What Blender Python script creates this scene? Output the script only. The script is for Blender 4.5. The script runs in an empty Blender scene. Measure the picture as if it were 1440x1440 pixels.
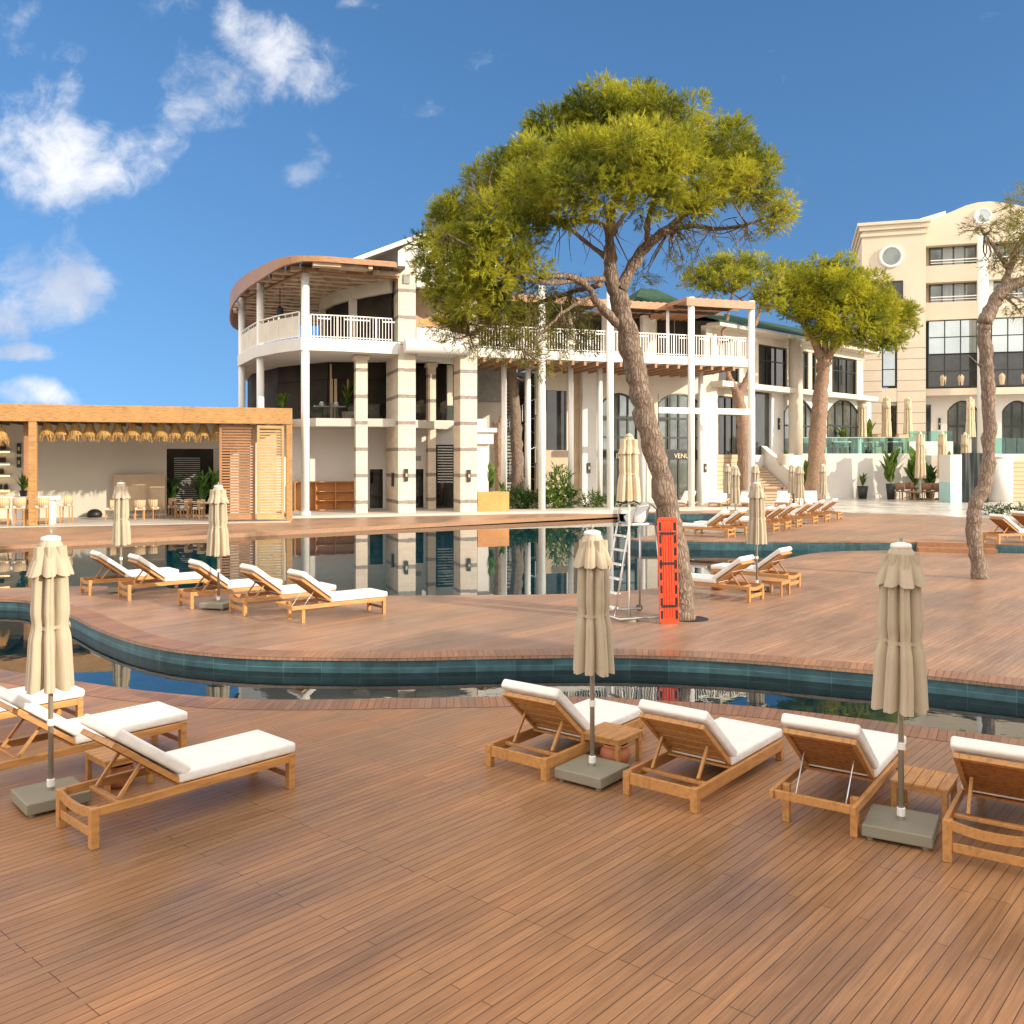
import bpy, math, random
import numpy as np
from mathutils import Vector, Matrix
from mathutils.geometry import tessellate_polygon
random.seed(7); np.random.seed(7)
R = math.radians
scene = bpy.context.scene
COL = scene.collection
HC, F, PX0, PYH = 3.25, 1300.0, 720.0, 647.0     # eye height, focal length in photo pixels, vanishing column, horizon row
ZI, ZF, ZW, ZM = 0.20, 0.50, -0.04, 0.17         # island deck, far deck, channel water, pool water

def G(px, py, z=0.0):
    d = F*(HC-z)/(py-PYH)
    return Vector(((px-PX0)/F*d, d, z))
def at(px, py, Y):
    return Vector(((px-PX0)/F*Y, Y, HC-(py-PYH)*Y/F))

# ------------------------------------------------------------------ mesh builder
class MB:
    def __init__(s): s.v = []; s.f = []; s.uv = None
    def add(s, vs, fs):
        o = len(s.v); s.v += [tuple(p) for p in vs]; s.f += [tuple(i+o for i in f) for f in fs]; return s
    def box(s, x0, x1, y0, y1, z0, z1):
        if x0 > x1: x0, x1 = x1, x0
        if y0 > y1: y0, y1 = y1, y0
        if z0 > z1: z0, z1 = z1, z0
        return s.add([(x0,y0,z0),(x1,y0,z0),(x1,y1,z0),(x0,y1,z0),(x0,y0,z1),(x1,y0,z1),(x1,y1,z1),(x0,y1,z1)],
                     [(0,3,2,1),(4,5,6,7),(0,1,5,4),(1,2,6,5),(2,3,7,6),(3,0,4,7)])
    def bar(s, p, q, w, h, up=(0,0,1)):
        p, q = Vector(p), Vector(q); d = (q-p).normalized(); up = Vector(up)
        if abs(d.dot(up)) > .99: up = Vector((0,1,0))
        a = d.cross(up).normalized()*w/2; b = a.cross(d).normalized()*h/2
        vs = [p-a-b, p+a-b, p+a+b, p-a+b, q-a-b, q+a-b, q+a+b, q-a+b]
        return s.add(vs, [(0,3,2,1),(4,5,6,7),(0,1,5,4),(1,2,6,5),(2,3,7,6),(3,0,4,7)])
    def tube(s, pts, rad, n=10, cap=True):
        pts = [Vector(p) for p in pts]; m = len(pts)
        if not hasattr(rad, '__len__'): rad = [rad]*m
        vs = []; prev = None
        for i, p in enumerate(pts):
            t = (pts[min(i+1,m-1)]-pts[max(i-1,0)]).normalized()
            if prev is None:
                a = t.cross(Vector((0,1,0)) if abs(t.y) < .9 else Vector((1,0,0))).normalized()
            else:
                a = (prev - t*prev.dot(t)).normalized()
            prev = a; b = t.cross(a)
            for k in range(n):
                an = 2*math.pi*k/n
                vs.append(p + (a*math.cos(an)+b*math.sin(an))*rad[i])
        fs = [(i*n+k, i*n+(k+1)%n, (i+1)*n+(k+1)%n, (i+1)*n+k) for i in range(m-1) for k in range(n)]
        if cap: fs += [tuple(range(n-1,-1,-1)), tuple((m-1)*n+k for k in range(n))]
        return s.add(vs, fs)
    def cyl(s, x, y, z0, z1, r, n=20, r1=None):
        return s.tube([(x,y,z0),(x,y,z1)], [r, r if r1 is None else r1], n)
    def lathe(s, prof, n=24, x=0, y=0):
        vs = [(x+r*math.cos(2*math.pi*k/n), y+r*math.sin(2*math.pi*k/n), z) for r, z in prof for k in range(n)]
        m = len(prof)
        fs = [(i*n+k, i*n+(k+1)%n, (i+1)*n+(k+1)%n, (i+1)*n+k) for i in range(m-1) for k in range(n)]
        fs += [tuple(range(n-1,-1,-1)), tuple((m-1)*n+k for k in range(n))]
        return s.add(vs, fs)
    def prism(s, poly, z0, z1):
        poly = [(p[0], p[1]) for p in poly]
        if sum(poly[i][0]*poly[(i+1)%len(poly)][1]-poly[(i+1)%len(poly)][0]*poly[i][1] for i in range(len(poly))) < 0: poly = poly[::-1]
        n = len(poly)
        tri = tessellate_polygon([[Vector((x,y,0)) for x, y in poly]])
        T = []
        for a, b, c in tri:
            A, B, C = poly[a], poly[b], poly[c]
            cr = (B[0]-A[0])*(C[1]-A[1])-(B[1]-A[1])*(C[0]-A[0])
            T.append((a,b,c) if cr > 0 else (a,c,b))
        vs = [(x,y,z0) for x,y in poly]+[(x,y,z1) for x,y in poly]
        fs = [(i, (i+1)%n, n+(i+1)%n, n+i) for i in range(n)]
        fs += [tuple(n+i for i in t) for t in T] + [t[::-1] for t in T]
        return s.add(vs, fs)
    def face_prism(s, poly, y0, y1):
        """polygon in x,z extruded along y"""
        a = MB().prism(poly, 0, 1)
        return s.add([(x, y1 if z < .5 else y0, y) for x, y, z in a.v], a.f)
    def xf(s, M):
        s.v = [tuple(M @ Vector(p)) for p in s.v]; return s
    def build(s, name, mat, parent=None, smooth=False, bevel=0, seg=2, loc=None):
        me = bpy.data.meshes.new(name); me.from_pydata(s.v, [], s.f)
        if s.uv is not None:
            ul = me.uv_layers.new(name='UVMap')
            for p in me.polygons:
                for li in p.loop_indices: ul.data[li].uv = s.uv[me.loops[li].vertex_index]
        me.materials.append(mat)
        if smooth:
            me.polygons.foreach_set('use_smooth', [True]*len(me.polygons))
        me.update()
        o = bpy.data.objects.new(name, me); COL.objects.link(o)
        if parent is not None: o.parent = parent
        if loc: o.location = loc
        if bevel:
            b = o.modifiers.new('Bevel', 'BEVEL'); b.width = bevel; b.segments = seg; b.limit_method = 'ANGLE'; b.harden_normals = False
        return o

def thing(name, label, cat, loc=(0,0,0), rz=0.0, group=None, sc=1.0):
    o = bpy.data.objects.new(name, None); COL.objects.link(o)
    o.location = loc; o.rotation_euler = (0,0,rz); o.scale = (sc,sc,sc); o.empty_display_size = .2
    o['label'] = label; o['category'] = cat
    if group: o['group'] = group
    return o
def tag(o, label, cat, group=None):
    o['label'] = label; o['category'] = cat
    if group: o['group'] = group
    return o
def struct(o): o['kind'] = 'structure'; return o
CH = {}
def kids(o): return [c for c in bpy.data.objects if c.parent == o]
def dup(root, loc, rz, label, group=None, sc=1.0):
    r = root.copy(); COL.objects.link(r); r.location = loc; r.rotation_euler = (0,0,rz); r.scale = (sc,sc,sc)
    r['label'] = label
    if group: r['group'] = group
    if root not in CH: CH[root] = [(c, kids(c)) for c in kids(root)]
    for ch, gs in CH[root]:
        c = ch.copy(); COL.objects.link(c); c.parent = r
        for g in gs:
            d = g.copy(); COL.objects.link(d); d.parent = c
    return r

def spline(pts, n=8):
    pts = [Vector(p) for p in pts]; out = []
    P = [pts[0]*2-pts[1]] + pts + [pts[-1]*2-pts[-2]]
    for i in range(1, len(P)-2):
        a, b, c, d = P[i-1:i+3]
        for k in range(n):
            t = k/n
            out.append(.5*((2*b)+(c-a)*t+(2*a-5*b+4*c-d)*t*t+(3*b-a-3*c+d)*t**3))
    out.append(pts[-1]); return out

class Fr:
    """a building's own axes: s along its front, k into it"""
    def __init__(s, X, Y, deg):
        s.O = (X, Y); s.a = R(deg); s.u = (math.cos(s.a), math.sin(s.a)); s.w = (-math.sin(s.a), math.cos(s.a))
    def s_(s, px, k):
        m = (px-PX0)/F; ox = s.O[0]+k*s.w[0]; oy = s.O[1]+k*s.w[1]
        return (m*oy-ox)/(s.u[0]-m*s.u[1])
    def pt(s, a, k, z=0): return Vector((s.O[0]+a*s.u[0]+k*s.w[0], s.O[1]+a*s.u[1]+k*s.w[1], z))
    def z_(s, px, py, k):
        Y = s.pt(s.s_(px, k), k).y
        return HC-(py-PYH)*Y/F
    def loc(s, X, Y):
        dx, dy = X-s.O[0], Y-s.O[1]
        return (dx*s.u[0]+dy*s.u[1], dx*s.w[0]+dy*s.w[1])
    def bx(s, mb, px0, px1, py0, py1, k0, k1):
        pm = (px0+px1)/2
        return mb.box(s.s_(px0,k0), s.s_(px1,k0), k0, k1, s.z_(pm,py1,k0), s.z_(pm,py0,k0))

# ------------------------------------------------------------------ materials
def new_mat(name):
    m = bpy.data.materials.new(name); m.use_nodes = True
    nt = m.node_tree; return m, nt, nt.nodes['Principled BSDF'], nt.nodes['Material Output']
def N(nt, t, **kw):
    n = nt.nodes.new(t)
    for k, v in kw.items():
        if k in n.inputs.keys() if isinstance(k, str) else False: n.inputs[k].default_value = v
        else: setattr(n, k, v)
    return n
def L(nt, a, b): nt.links.new(a, b)
def ramp(nt, fac, stops):
    r = nt.nodes.new('ShaderNodeValToRGB'); e = r.color_ramp.elements
    while len(e) < len(stops): e.new(.5)
    for i, (p, c) in enumerate(stops):
        e[i].position = p; e[i].color = (*c, 1)
    L(nt, fac, r.inputs[0]); return r.outputs[0]
def mix(nt, fac, a, b, mode='MIX'):
    n = nt.nodes.new('ShaderNodeMix'); n.data_type = 'RGBA'; n.blend_type = mode
    for sock, v in ((n.inputs[0], fac), (n.inputs[6], a), (n.inputs[7], b)):
        if hasattr(v, 'is_output'): L(nt, v, sock)
        elif isinstance(v, (int, float)): sock.default_value = v
        else: sock.default_value = (*v, 1)
    return n.outputs[2]
def math_(nt, op, a, b=0.0, c=0.0, clamp=False):
    n = nt.nodes.new('ShaderNodeMath'); n.operation = op; n.use_clamp = clamp
    for sock, v in zip(n.inputs, (a, b, c)):
        if hasattr(v, 'is_output'): L(nt, v, sock)
        else: sock.default_value = v
    return n.outputs[0]
def coords(nt, scale=(1,1,1), rot=(0,0,0), kind='Object'):
    tc = nt.nodes.new('ShaderNodeTexCoord'); mp = nt.nodes.new('ShaderNodeMapping')
    mp.inputs['Scale'].default_value = scale; mp.inputs['Rotation'].default_value = rot
    L(nt, tc.outputs[kind], mp.inputs[0]); return mp.outputs[0]
def noise(nt, vec, scale, detail=4, rough=.55):
    n = nt.nodes.new('ShaderNodeTexNoise'); n.inputs['Scale'].default_value = scale; n.inputs['Detail'].default_value = detail
    n.inputs['Roughness'].default_value = rough
    L(nt, vec, n.inputs['Vector']); return n.outputs[0]
def bump(nt, bs, h, st=.3, dist=.02):
    b = nt.nodes.new('ShaderNodeBump'); b.inputs['Strength'].default_value = st; b.inputs['Distance'].default_value = dist
    L(nt, h, b.inputs['Height']); L(nt, b.outputs[0], bs.inputs['Normal'])
def pbr(name, c, rough=.6, var=.12, scale=3.0, bmp=0.0, bscale=40, metal=0, spec=.5, stretch=(1,1,1)):
    m, nt, bs, out = new_mat(name)
    v = coords(nt, stretch)
    n = noise(nt, v, scale)
    L(nt, ramp(nt, n, [(.3, tuple(x*(1-var) for x in c)), (.7, tuple(min(1, x*(1+var)) for x in c))]), bs.inputs['Base Color'])
    bs.inputs['Roughness'].default_value = rough; bs.inputs['Metallic'].default_value = metal
    bs.inputs['Specular IOR Level'].default_value = spec
    if bmp: bump(nt, bs, noise(nt, v, bscale), bmp, .01)
    return m

def deck_mat(name, ang, c1, c2, dark, kind='Object', width=2.5, row=.088, rough=(.24,.52)):
    m, nt, bs, out = new_mat(name)
    v = coords(nt, (1,1,1), (0,0,-ang), kind)
    br = nt.nodes.new('ShaderNodeTexBrick'); L(nt, v, br.inputs['Vector'])
    br.offset = .37; br.offset_frequency = 3; br.squash = 1
    for k, x in (('Color1', c1), ('Color2', c2), ('Mortar', dark)): br.inputs[k].default_value = (*x, 1)
    br.inputs['Scale'].default_value = 1; br.inputs['Mortar Size'].default_value = .0036; br.inputs['Mortar Smooth'].default_value = .15
    br.inputs['Brick Width'].default_value = width; br.inputs['Row Height'].default_value = row; br.inputs['Bias'].default_value = 0
    sv = nt.nodes.new('ShaderNodeMapping'); sv.inputs['Scale'].default_value = (.7, 14, 1); L(nt, v, sv.inputs[0])
    st = noise(nt, sv.outputs[0], 2.2, 6, .65)
    sv2 = nt.nodes.new('ShaderNodeMapping'); sv2.inputs['Scale'].default_value = (1.5, 60, 1); L(nt, v, sv2.inputs[0])
    st2 = noise(nt, sv2.outputs[0], 2.0, 3, .6)
    bgv = nt.nodes.new('ShaderNodeMapping'); bgv.inputs['Scale'].default_value = (.5, 1.3, 1); L(nt, v, bgv.inputs[0]); big = noise(nt, bgv.outputs[0], .8, 4, .55)
    c = mix(nt, .75, br.outputs['Color'], ramp(nt, st, [(.25,(.56,.53,.52)),(.75,(1.28,1.22,1.14))]), 'MULTIPLY')
    c = mix(nt, .26, c, ramp(nt, st2, [(.3,(.6,.6,.6)),(.7,(1.25,1.25,1.25))]), 'MULTIPLY')
    c = mix(nt, .75, c, ramp(nt, big, [(.32,(.66,.68,.72)),(.5,(1.0,.96,.92)),(.68,(1.28,1.14,.98))]), 'MULTIPLY')
    wr = noise(nt, v, .22, 5, .65); c = mix(nt, .8, c, ramp(nt, wr, [(.36,(.78,.80,.83)),(.6,(1.10,1.05,1.0))]), 'MULTIPLY')
    L(nt, c, bs.inputs['Base Color'])
    rr = nt.nodes.new('ShaderNodeMapRange'); L(nt, big, rr.inputs[0])
    rr.inputs[1].default_value=.3; rr.inputs[2].default_value=.7; rr.inputs[3].default_value=rough[0]; rr.inputs[4].default_value=rough[1]
    L(nt, rr.outputs[0], bs.inputs['Roughness'])
    h = math_(nt, 'SUBTRACT', math_(nt, 'MULTIPLY', st2, .12), br.outputs['Fac'])
    bump(nt, bs, h, .55, .004)
    return m

def wood_mat(name, c, var=.25, rough=.45, axis='x'):
    m, nt, bs, out = new_mat(name)
    v = coords(nt, (1.5,9,9))
    n1 = noise(nt, v, 2.5, 6, .65); n2 = noise(nt, coords(nt, (.8,.8,.8)), 1.3, 2)
    c1 = ramp(nt, n1, [(.28, tuple(x*(1-var*1.6) for x in c)), (.5, c), (.75, tuple(x*(1+var*.7) for x in c))])
    L(nt, mix(nt, .6, c1, ramp(nt, n2, [(.3,(.78,.76,.74)),(.7,(1.12,1.08,1.02))]), 'MULTIPLY'), bs.inputs['Base Color'])
    bs.inputs['Roughness'].default_value = rough
    bump(nt, bs, n1, .12, .004); return m

def stone_mat(name, c, band, period, off, thick=.14):
    m, nt, bs, out = new_mat(name)
    v = coords(nt); sp = nt.nodes.new('ShaderNodeSeparateXYZ'); L(nt, v, sp.inputs[0])
    nz = noise(nt, coords(nt, (1,1,3)), 2.2, 5)
    zz = math_(nt, 'ADD', sp.outputs[2], math_(nt, 'MULTIPLY', nz, .10))
    fr = math_(nt, 'FRACT', math_(nt, 'ADD', math_(nt, 'DIVIDE', zz, period), off))
    b = math_(nt, 'LESS_THAN', fr, thick)
    n2 = noise(nt, coords(nt, (1,1,2.5)), 1.1, 6)
    base = ramp(nt, n2, [(.3, tuple(x*.88 for x in c)), (.7, tuple(min(.92,x*1.08) for x in c))])
    bandc = ramp(nt, noise(nt, coords(nt, (2,2,14)), 3, 5), [(.35, tuple(x*.8 for x in band)), (.6, tuple(x*1.5 for x in band))])
    L(nt, mix(nt, b, base, bandc), bs.inputs['Base Color']); bs.inputs['Roughness'].default_value = .65
    bump(nt, bs, n2, .15, .02); return m

def groove_mat(name, c, period, off, thick=.05):
    m, nt, bs, out = new_mat(name)
    v = coords(nt); sp = nt.nodes.new('ShaderNodeSeparateXYZ'); L(nt, v, sp.inputs[0])
    fr = math_(nt, 'FRACT', math_(nt, 'ADD', math_(nt, 'DIVIDE', sp.outputs[2], period), off))
    b = math_(nt, 'LESS_THAN', fr, thick)
    n2 = noise(nt, v, .6, 5)
    base = ramp(nt, n2, [(.3, tuple(x*.93 for x in c)), (.7, tuple(x*1.05 for x in c))])
    L(nt, mix(nt, b, base, tuple(x*.35 for x in c)), bs.inputs['Base Color']); bs.inputs['Roughness'].default_value = .8
    return m

def glass_dark(name, c=(.016,.020,.020), rough=.04, spec=.9):
    m, nt, bs, out = new_mat(name)
    n = noise(nt, coords(nt), .7, 3)
    L(nt, ramp(nt, n, [(.35, tuple(x*.4 for x in c)), (.65, tuple(x*1.8 for x in c))]), bs.inputs['Base Color'])
    bs.inputs['Roughness'].default_value = rough; bs.inputs['Specular IOR Level'].default_value = spec
    return m
def glass_clear(name, tint, fac=.25):
    m, nt, bs, out = new_mat(name)
    nt.nodes.remove(bs)
    tr = nt.nodes.new('ShaderNodeBsdfTransparent'); tr.inputs[0].default_value = (*tint,1)
    gl = nt.nodes.new('ShaderNodeBsdfGlossy'); gl.inputs['Roughness'].default_value = .03
    fz = nt.nodes.new('ShaderNodeFresnel'); fz.inputs[0].default_value = 1.5
    dn = noise(nt, coords(nt), 1.5); f = math_(nt, 'ADD', fz.outputs[0], math_(nt, 'MULTIPLY', dn, .06))
    mx = nt.nodes.new('ShaderNodeMixShader'); L(nt, f, mx.inputs[0]); L(nt, tr.outputs[0], mx.inputs[1]); L(nt, gl.outputs[0], mx.inputs[2])
    L(nt, mx.outputs[0], out.inputs[0]); return m
def water_mat(name, tint, wave=.03, ior=1.36, sc=1.2):
    m, nt, bs, out = new_mat(name)
    nt.nodes.remove(bs)
    tr = nt.nodes.new('ShaderNodeBsdfTransparent'); tr.inputs[0].default_value = (*tint,1)
    gl = nt.nodes.new('ShaderNodeBsdfGlossy'); gl.inputs['Roughness'].default_value = .0
    fz = nt.nodes.new('ShaderNodeFresnel'); fz.inputs[0].default_value = ior
    v = coords(nt, (1,1,1)); h = noise(nt, v, sc, 3, .5)
    b = nt.nodes.new('ShaderNodeBump'); b.inputs['Strength'].default_value = wave; b.inputs['Distance'].default_value = .05
    L(nt, h, b.inputs['Height']); L(nt, b.outputs[0], gl.inputs['Normal'])
    mx = nt.nodes.new('ShaderNodeMixShader'); L(nt, fz.outputs[0], mx.inputs[0]); L(nt, tr.outputs[0], mx.inputs[1]); L(nt, gl.outputs[0], mx.inputs[2])
    L(nt, mx.outputs[0], out.inputs[0]); return m
def tile_mat(name, c, w=.6, h=.3, kind='UV'):
    m, nt, bs, out = new_mat(name)
    v = coords(nt, kind=kind)
    br = nt.nodes.new('ShaderNodeTexBrick'); L(nt, v, br.inputs['Vector']); br.offset = 0
    br.inputs['Color1'].default_value = (*[x*.75 for x in c],1); br.inputs['Color2'].default_value = (*[x*1.25 for x in c],1)
    br.inputs['Mortar'].default_value = (*[min(1,x*1.7+.01) for x in c],1)
    br.inputs['Scale'].default_value = 1; br.inputs['Mortar Size'].default_value = .006; br.inputs['Brick Width'].default_value = w; br.inputs['Row Height'].default_value = h
    n = noise(nt, coords(nt), 5, 5)
    L(nt, mix(nt, .8, br.outputs['Color'], ramp(nt, n, [(.3,(.55,.6,.62)),(.7,(1.35,1.3,1.3))]), 'MULTIPLY'), bs.inputs['Base Color'])
    bs.inputs['Roughness'].default_value = .35; return m
def leaf_mat(name, dark, light, brown=None, scale=.9, transl=.3):
    m, nt, bs, out = new_mat(name)
    v = coords(nt)
    n = noise(nt, v, scale, 3, .6); nf = noise(nt, v, scale*9, 2)
    c = ramp(nt, n, [(.34, dark), (.50, tuple((a+b)/2 for a,b in zip(dark,light))), (.64, light)])
    c = mix(nt, .45, c, ramp(nt, nf, [(.3,(.7,.75,.6)),(.7,(1.3,1.2,1.1))]), 'MULTIPLY')
    if brown:
        nb = noise(nt, v, scale*1.7, 2); c = mix(nt, ramp(nt, nb, [(.60,(0,0,0)),(.72,(.75,.75,.75))]), c, brown)
    L(nt, c, bs.inputs['Base Color']); bs.inputs['Roughness'].default_value = .6; bs.inputs['Specular IOR Level'].default_value = .25
    tl = nt.nodes.new('ShaderNodeBsdfTranslucent'); L(nt, c, tl.inputs[0])
    mx = nt.nodes.new('ShaderNodeMixShader'); mx.inputs[0].default_value = transl
    L(nt, bs.outputs[0], mx.inputs[1]); L(nt, tl.outputs[0], mx.inputs[2]); L(nt, mx.outputs[0], out.inputs[0]); return m
def bark_mat(name, c):
    m, nt, bs, out = new_mat(name)
    v = coords(nt, (1,1,.22))
    vo = nt.nodes.new('ShaderNodeTexVoronoi'); vo.feature = 'DISTANCE_TO_EDGE'; vo.inputs['Scale'].default_value = 17
    ndn = nt.nodes.new('ShaderNodeTexNoise'); ndn.inputs['Scale'].default_value = 7; ndn.inputs['Detail'].default_value = 5; L(nt, v, ndn.inputs['Vector'])
    wv = nt.nodes.new('ShaderNodeVectorMath'); wv.operation='MULTIPLY_ADD'
    wv.inputs[1].default_value=(.20,.20,.14); L(nt, ndn.outputs[1], wv.inputs[0]); L(nt, v, wv.inputs[2]); L(nt, wv.outputs[0], vo.inputs['Vector'])
    n = noise(nt, coords(nt), 9, 6, .7)
    e = math_(nt, 'MULTIPLY', vo.outputs[0], 4, clamp=True)
    h = math_(nt, 'ADD', math_(nt, 'MULTIPLY', e, .55), math_(nt, 'MULTIPLY', n, 1.0))
    L(nt, ramp(nt, math_(nt,'MULTIPLY',h,.7), [(.25, tuple(x*.45 for x in c)), (.55, c), (.95, tuple(x*1.45 for x in c))]), bs.inputs['Base Color'])
    bs.inputs['Roughness'].default_value = .9; bump(nt, bs, h, .9, .05); return m
def emit_mat(name, c, st):
    m, nt, bs, out = new_mat(name); bs.inputs['Emission Color'].default_value = (*c,1); bs.inputs['Emission Strength'].default_value = st
    n = noise(nt, coords(nt), 5); L(nt, ramp(nt, n, [(.3,c),(.7,c)]), bs.inputs['Base Color']); return m

A49 = R(49)
M = {}
M['deck'] = deck_mat('near deck planks', A49, (.385,.224,.120), (.320,.182,.096), (.10,.055,.034))
M['deck2'] = deck_mat('island deck planks', A49, (.385,.26,.19), (.32,.205,.145), (.14,.09,.065), rough=(.30,.5))
M['border'] = deck_mat('border planks', R(90), (.35,.195,.118), (.27,.147,.088), (.07,.04,.027), kind='UV', width=3.0, row=.095)
M['teak'] = wood_mat('teak', (.50,.25,.085), .24)
M['teak_dark'] = wood_mat('oiled teak slats', (.36,.15,.045), .28)
M['beam'] = wood_mat('pine beam', (.42,.235,.09), .34)
M['redwood'] = wood_mat('reddish wood and shaded shutter', (.36,.185,.095), .25)  # wood of steps and post; on the shutter its darker tone paints shade
M['shutter'] = wood_mat('shutter wood painted sunlit', (.50,.33,.15), .25)  # sunlight on the right shutter is put into this paler wood colour
M['pergola'] = wood_mat('pergola wood', (.38,.20,.105), .3)
M['slat'] = wood_mat('pergola slats painted lit', (.60,.44,.31), .2)  # light on the slat undersides put into a paler colour
M['pergola_dark'] = wood_mat('dark boards and pergola shadow', (.06,.033,.022), .3)  # dark boards; over the round pergola also the shadow in the gaps
M['orangewood'] = wood_mat('honey plywood', (.62,.29,.09), .14)
M['cushion'] = pbr('white outdoor canvas', (.80,.79,.77), .85, .035, 4)
def _soft():
    nt = M['cushion'].node_tree; bs = nt.nodes['Principled BSDF']; v = coords(nt)
    bump(nt, bs, math_(nt, 'ADD', noise(nt, v, 5.5, 2, .5), math_(nt, 'MULTIPLY', noise(nt, v, 170, 2), .03)), .55, .05)
_soft()
M['canvas'] = pbr('taupe umbrella canvas', (.455,.385,.285), .85, .10, 3, .55, 16, stretch=(1.6,1.6,.45))
M['beige_canvas'] = pbr('beige umbrella canvas', (.66,.54,.38), .85, .08, 3, .2, 120)
M['plate'] = pbr('olive grey painted steel', (.24,.225,.175), .55, .06, 5)
M['pole'] = pbr('taupe aluminium', (.34,.31,.25), .4, .05, 5, metal=.3)
M['whiteplastic'] = pbr('white plastic', (.80,.80,.79), .4, .03, 4)
M['steel'] = pbr('brushed steel', (.62,.62,.62), .3, .08, 8, metal=.9)
M['terracotta'] = pbr('terracotta', (.42,.15,.07), .75, .2, 7, .15, 60)
M['white'] = pbr('white render', (.72,.70,.67), .8, .04, .8, .08, 30)
M['paint'] = pbr('white painted steel', (.84,.83,.81), .45, .03, 1.2)
M['cream'] = pbr('cream render', (.66,.60,.51), .85, .05, .6, .08, 30)
M['peach'] = pbr('peach render', (.71,.61,.49), .85, .05, .35, .06, 20)
M['rustic'] = groove_mat('rusticated peach stone', (.68,.58,.465), .92, .1, .055)
M['beige'] = pbr('beige wall', (.52,.43,.31), .85, .1, .5)
M['greige'] = pbr('grey beige plaster', (.60,.55,.47), .85, .06, .4)
M['tan'] = pbr('tan stone', (.56,.42,.28), .8, .12, 1.5)
M['stone'] = stone_mat('banded travertine', (.66,.57,.47), (.22,.185,.165), 1.33, .18)
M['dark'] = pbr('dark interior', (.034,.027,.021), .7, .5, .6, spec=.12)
M['glass'] = glass_dark('dark window glass')
M['mirrorglass'] = pbr('reflective glazing', (.50,.56,.57), .03, .12, .35, metal=.85)
M['curtainglass'] = pbr('curtained glass', (.20,.22,.21), .04, .45, .6, metal=.7)
M['sheer'] = pbr('sheer curtain behind glass', (.36,.40,.41), .12, .12, 1.2, stretch=(6,6,.4))
M['frame'] = pbr('dark green metal frame', (.02,.028,.026), .5, .1, 3)
M['black'] = pbr('black metal', (.012,.012,.012), .5, .2, 5)
M['railglass'] = glass_clear('green rail glass', (.52,.80,.74))
M['clearglass'] = glass_clear('clear rail glass', (.86,.90,.88))
M['greenroof'] = pbr('green metal roof', (.035,.075,.05), .75, .2, 1.5, spec=.15)
M['plaza'] = tile_mat('pale plaza tiles', (.58,.555,.52), 1.2, 1.2, 'Object')
M['plaza'].node_tree.nodes['Principled BSDF'].inputs['Roughness'].default_value = .25
M['concrete'] = pbr('pale concrete', (.55,.51,.46), .6, .08, .8)
M['tile'] = tile_mat('teal pool tile', (.042,.105,.125), .6, .36)
M['poolfloor'] = tile_mat('deep teal pool floor', (.012,.24,.32), .6, .6, 'Object')
M['water'] = water_mat('still pool water', (.55,.90,.94), .014, 2.0)
M['channelwater'] = water_mat('channel water', (.50,.86,.90), .03, 2.6, 2.0)
M['ground'] = pbr('dry lawn', (.10,.115,.045), .95, .3, .3)
M['needle'] = leaf_mat('pine needles', (.075,.12,.014), (.52,.52,.045), (.26,.19,.05), 1.25, .36)
M['needle2'] = leaf_mat('bright pine needles', (.10,.14,.014), (.54,.52,.035), None, .5, .36)
M['needle3'] = leaf_mat('olive pine needles', (.085,.10,.024), (.30,.28,.05), (.24,.16,.07), .5, .4)
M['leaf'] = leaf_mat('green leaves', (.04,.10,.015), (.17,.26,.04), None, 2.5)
M['dark_leaf'] = leaf_mat('dark green leaves', (.02,.055,.012), (.06,.12,.025), None, 2.5)  # deeper green than the other leaves
M['bark'] = bark_mat('pine bark', (.27,.20,.155))
M['bark2'] = bark_mat('reddish pine bark', (.36,.235,.165))
M['orange'] = pbr('orange red plastic', (.72,.065,.02), .35, .06, 4)
M['straw'] = pbr('dried straw', (.50,.30,.10), .9, .35, 14, .4, 60, stretch=(3,3,.5))
M['basket'] = pbr('woven rattan', (.55,.40,.24), .8, .2, 20, .3, 90)
M['stair'] = groove_mat('sandstone cladding', (.60,.43,.28), .28, .0, .12)
M['step'] = groove_mat('sandstone steps', (.60,.45,.31), .1722, .10, .22)
M['warmlight'] = emit_mat('warm shelf light', (1,.62,.25), 2.5)
M['tarp'] = pbr('black tarpaulin', (.018,.026,.028), .35, .3, 1.5, .6, 3)
M['tealpanel'] = pbr('pale teal panel', (.42,.66,.68), .6, .06, 1)
M['mesh_cloth'] = pbr('white balcony cloth', (.72,.67,.58), .9, .08, 1.2, .3, 6)
M['greycloth'] = pbr('grey cloth', (.30,.29,.27), .85, .15, 3)
M['gold'] = pbr('gold lettering', (.75,.66,.45), .5, .05, 3)
M['woodbrown'] = wood_mat('chair wood', (.30,.16,.085), .25)

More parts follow.
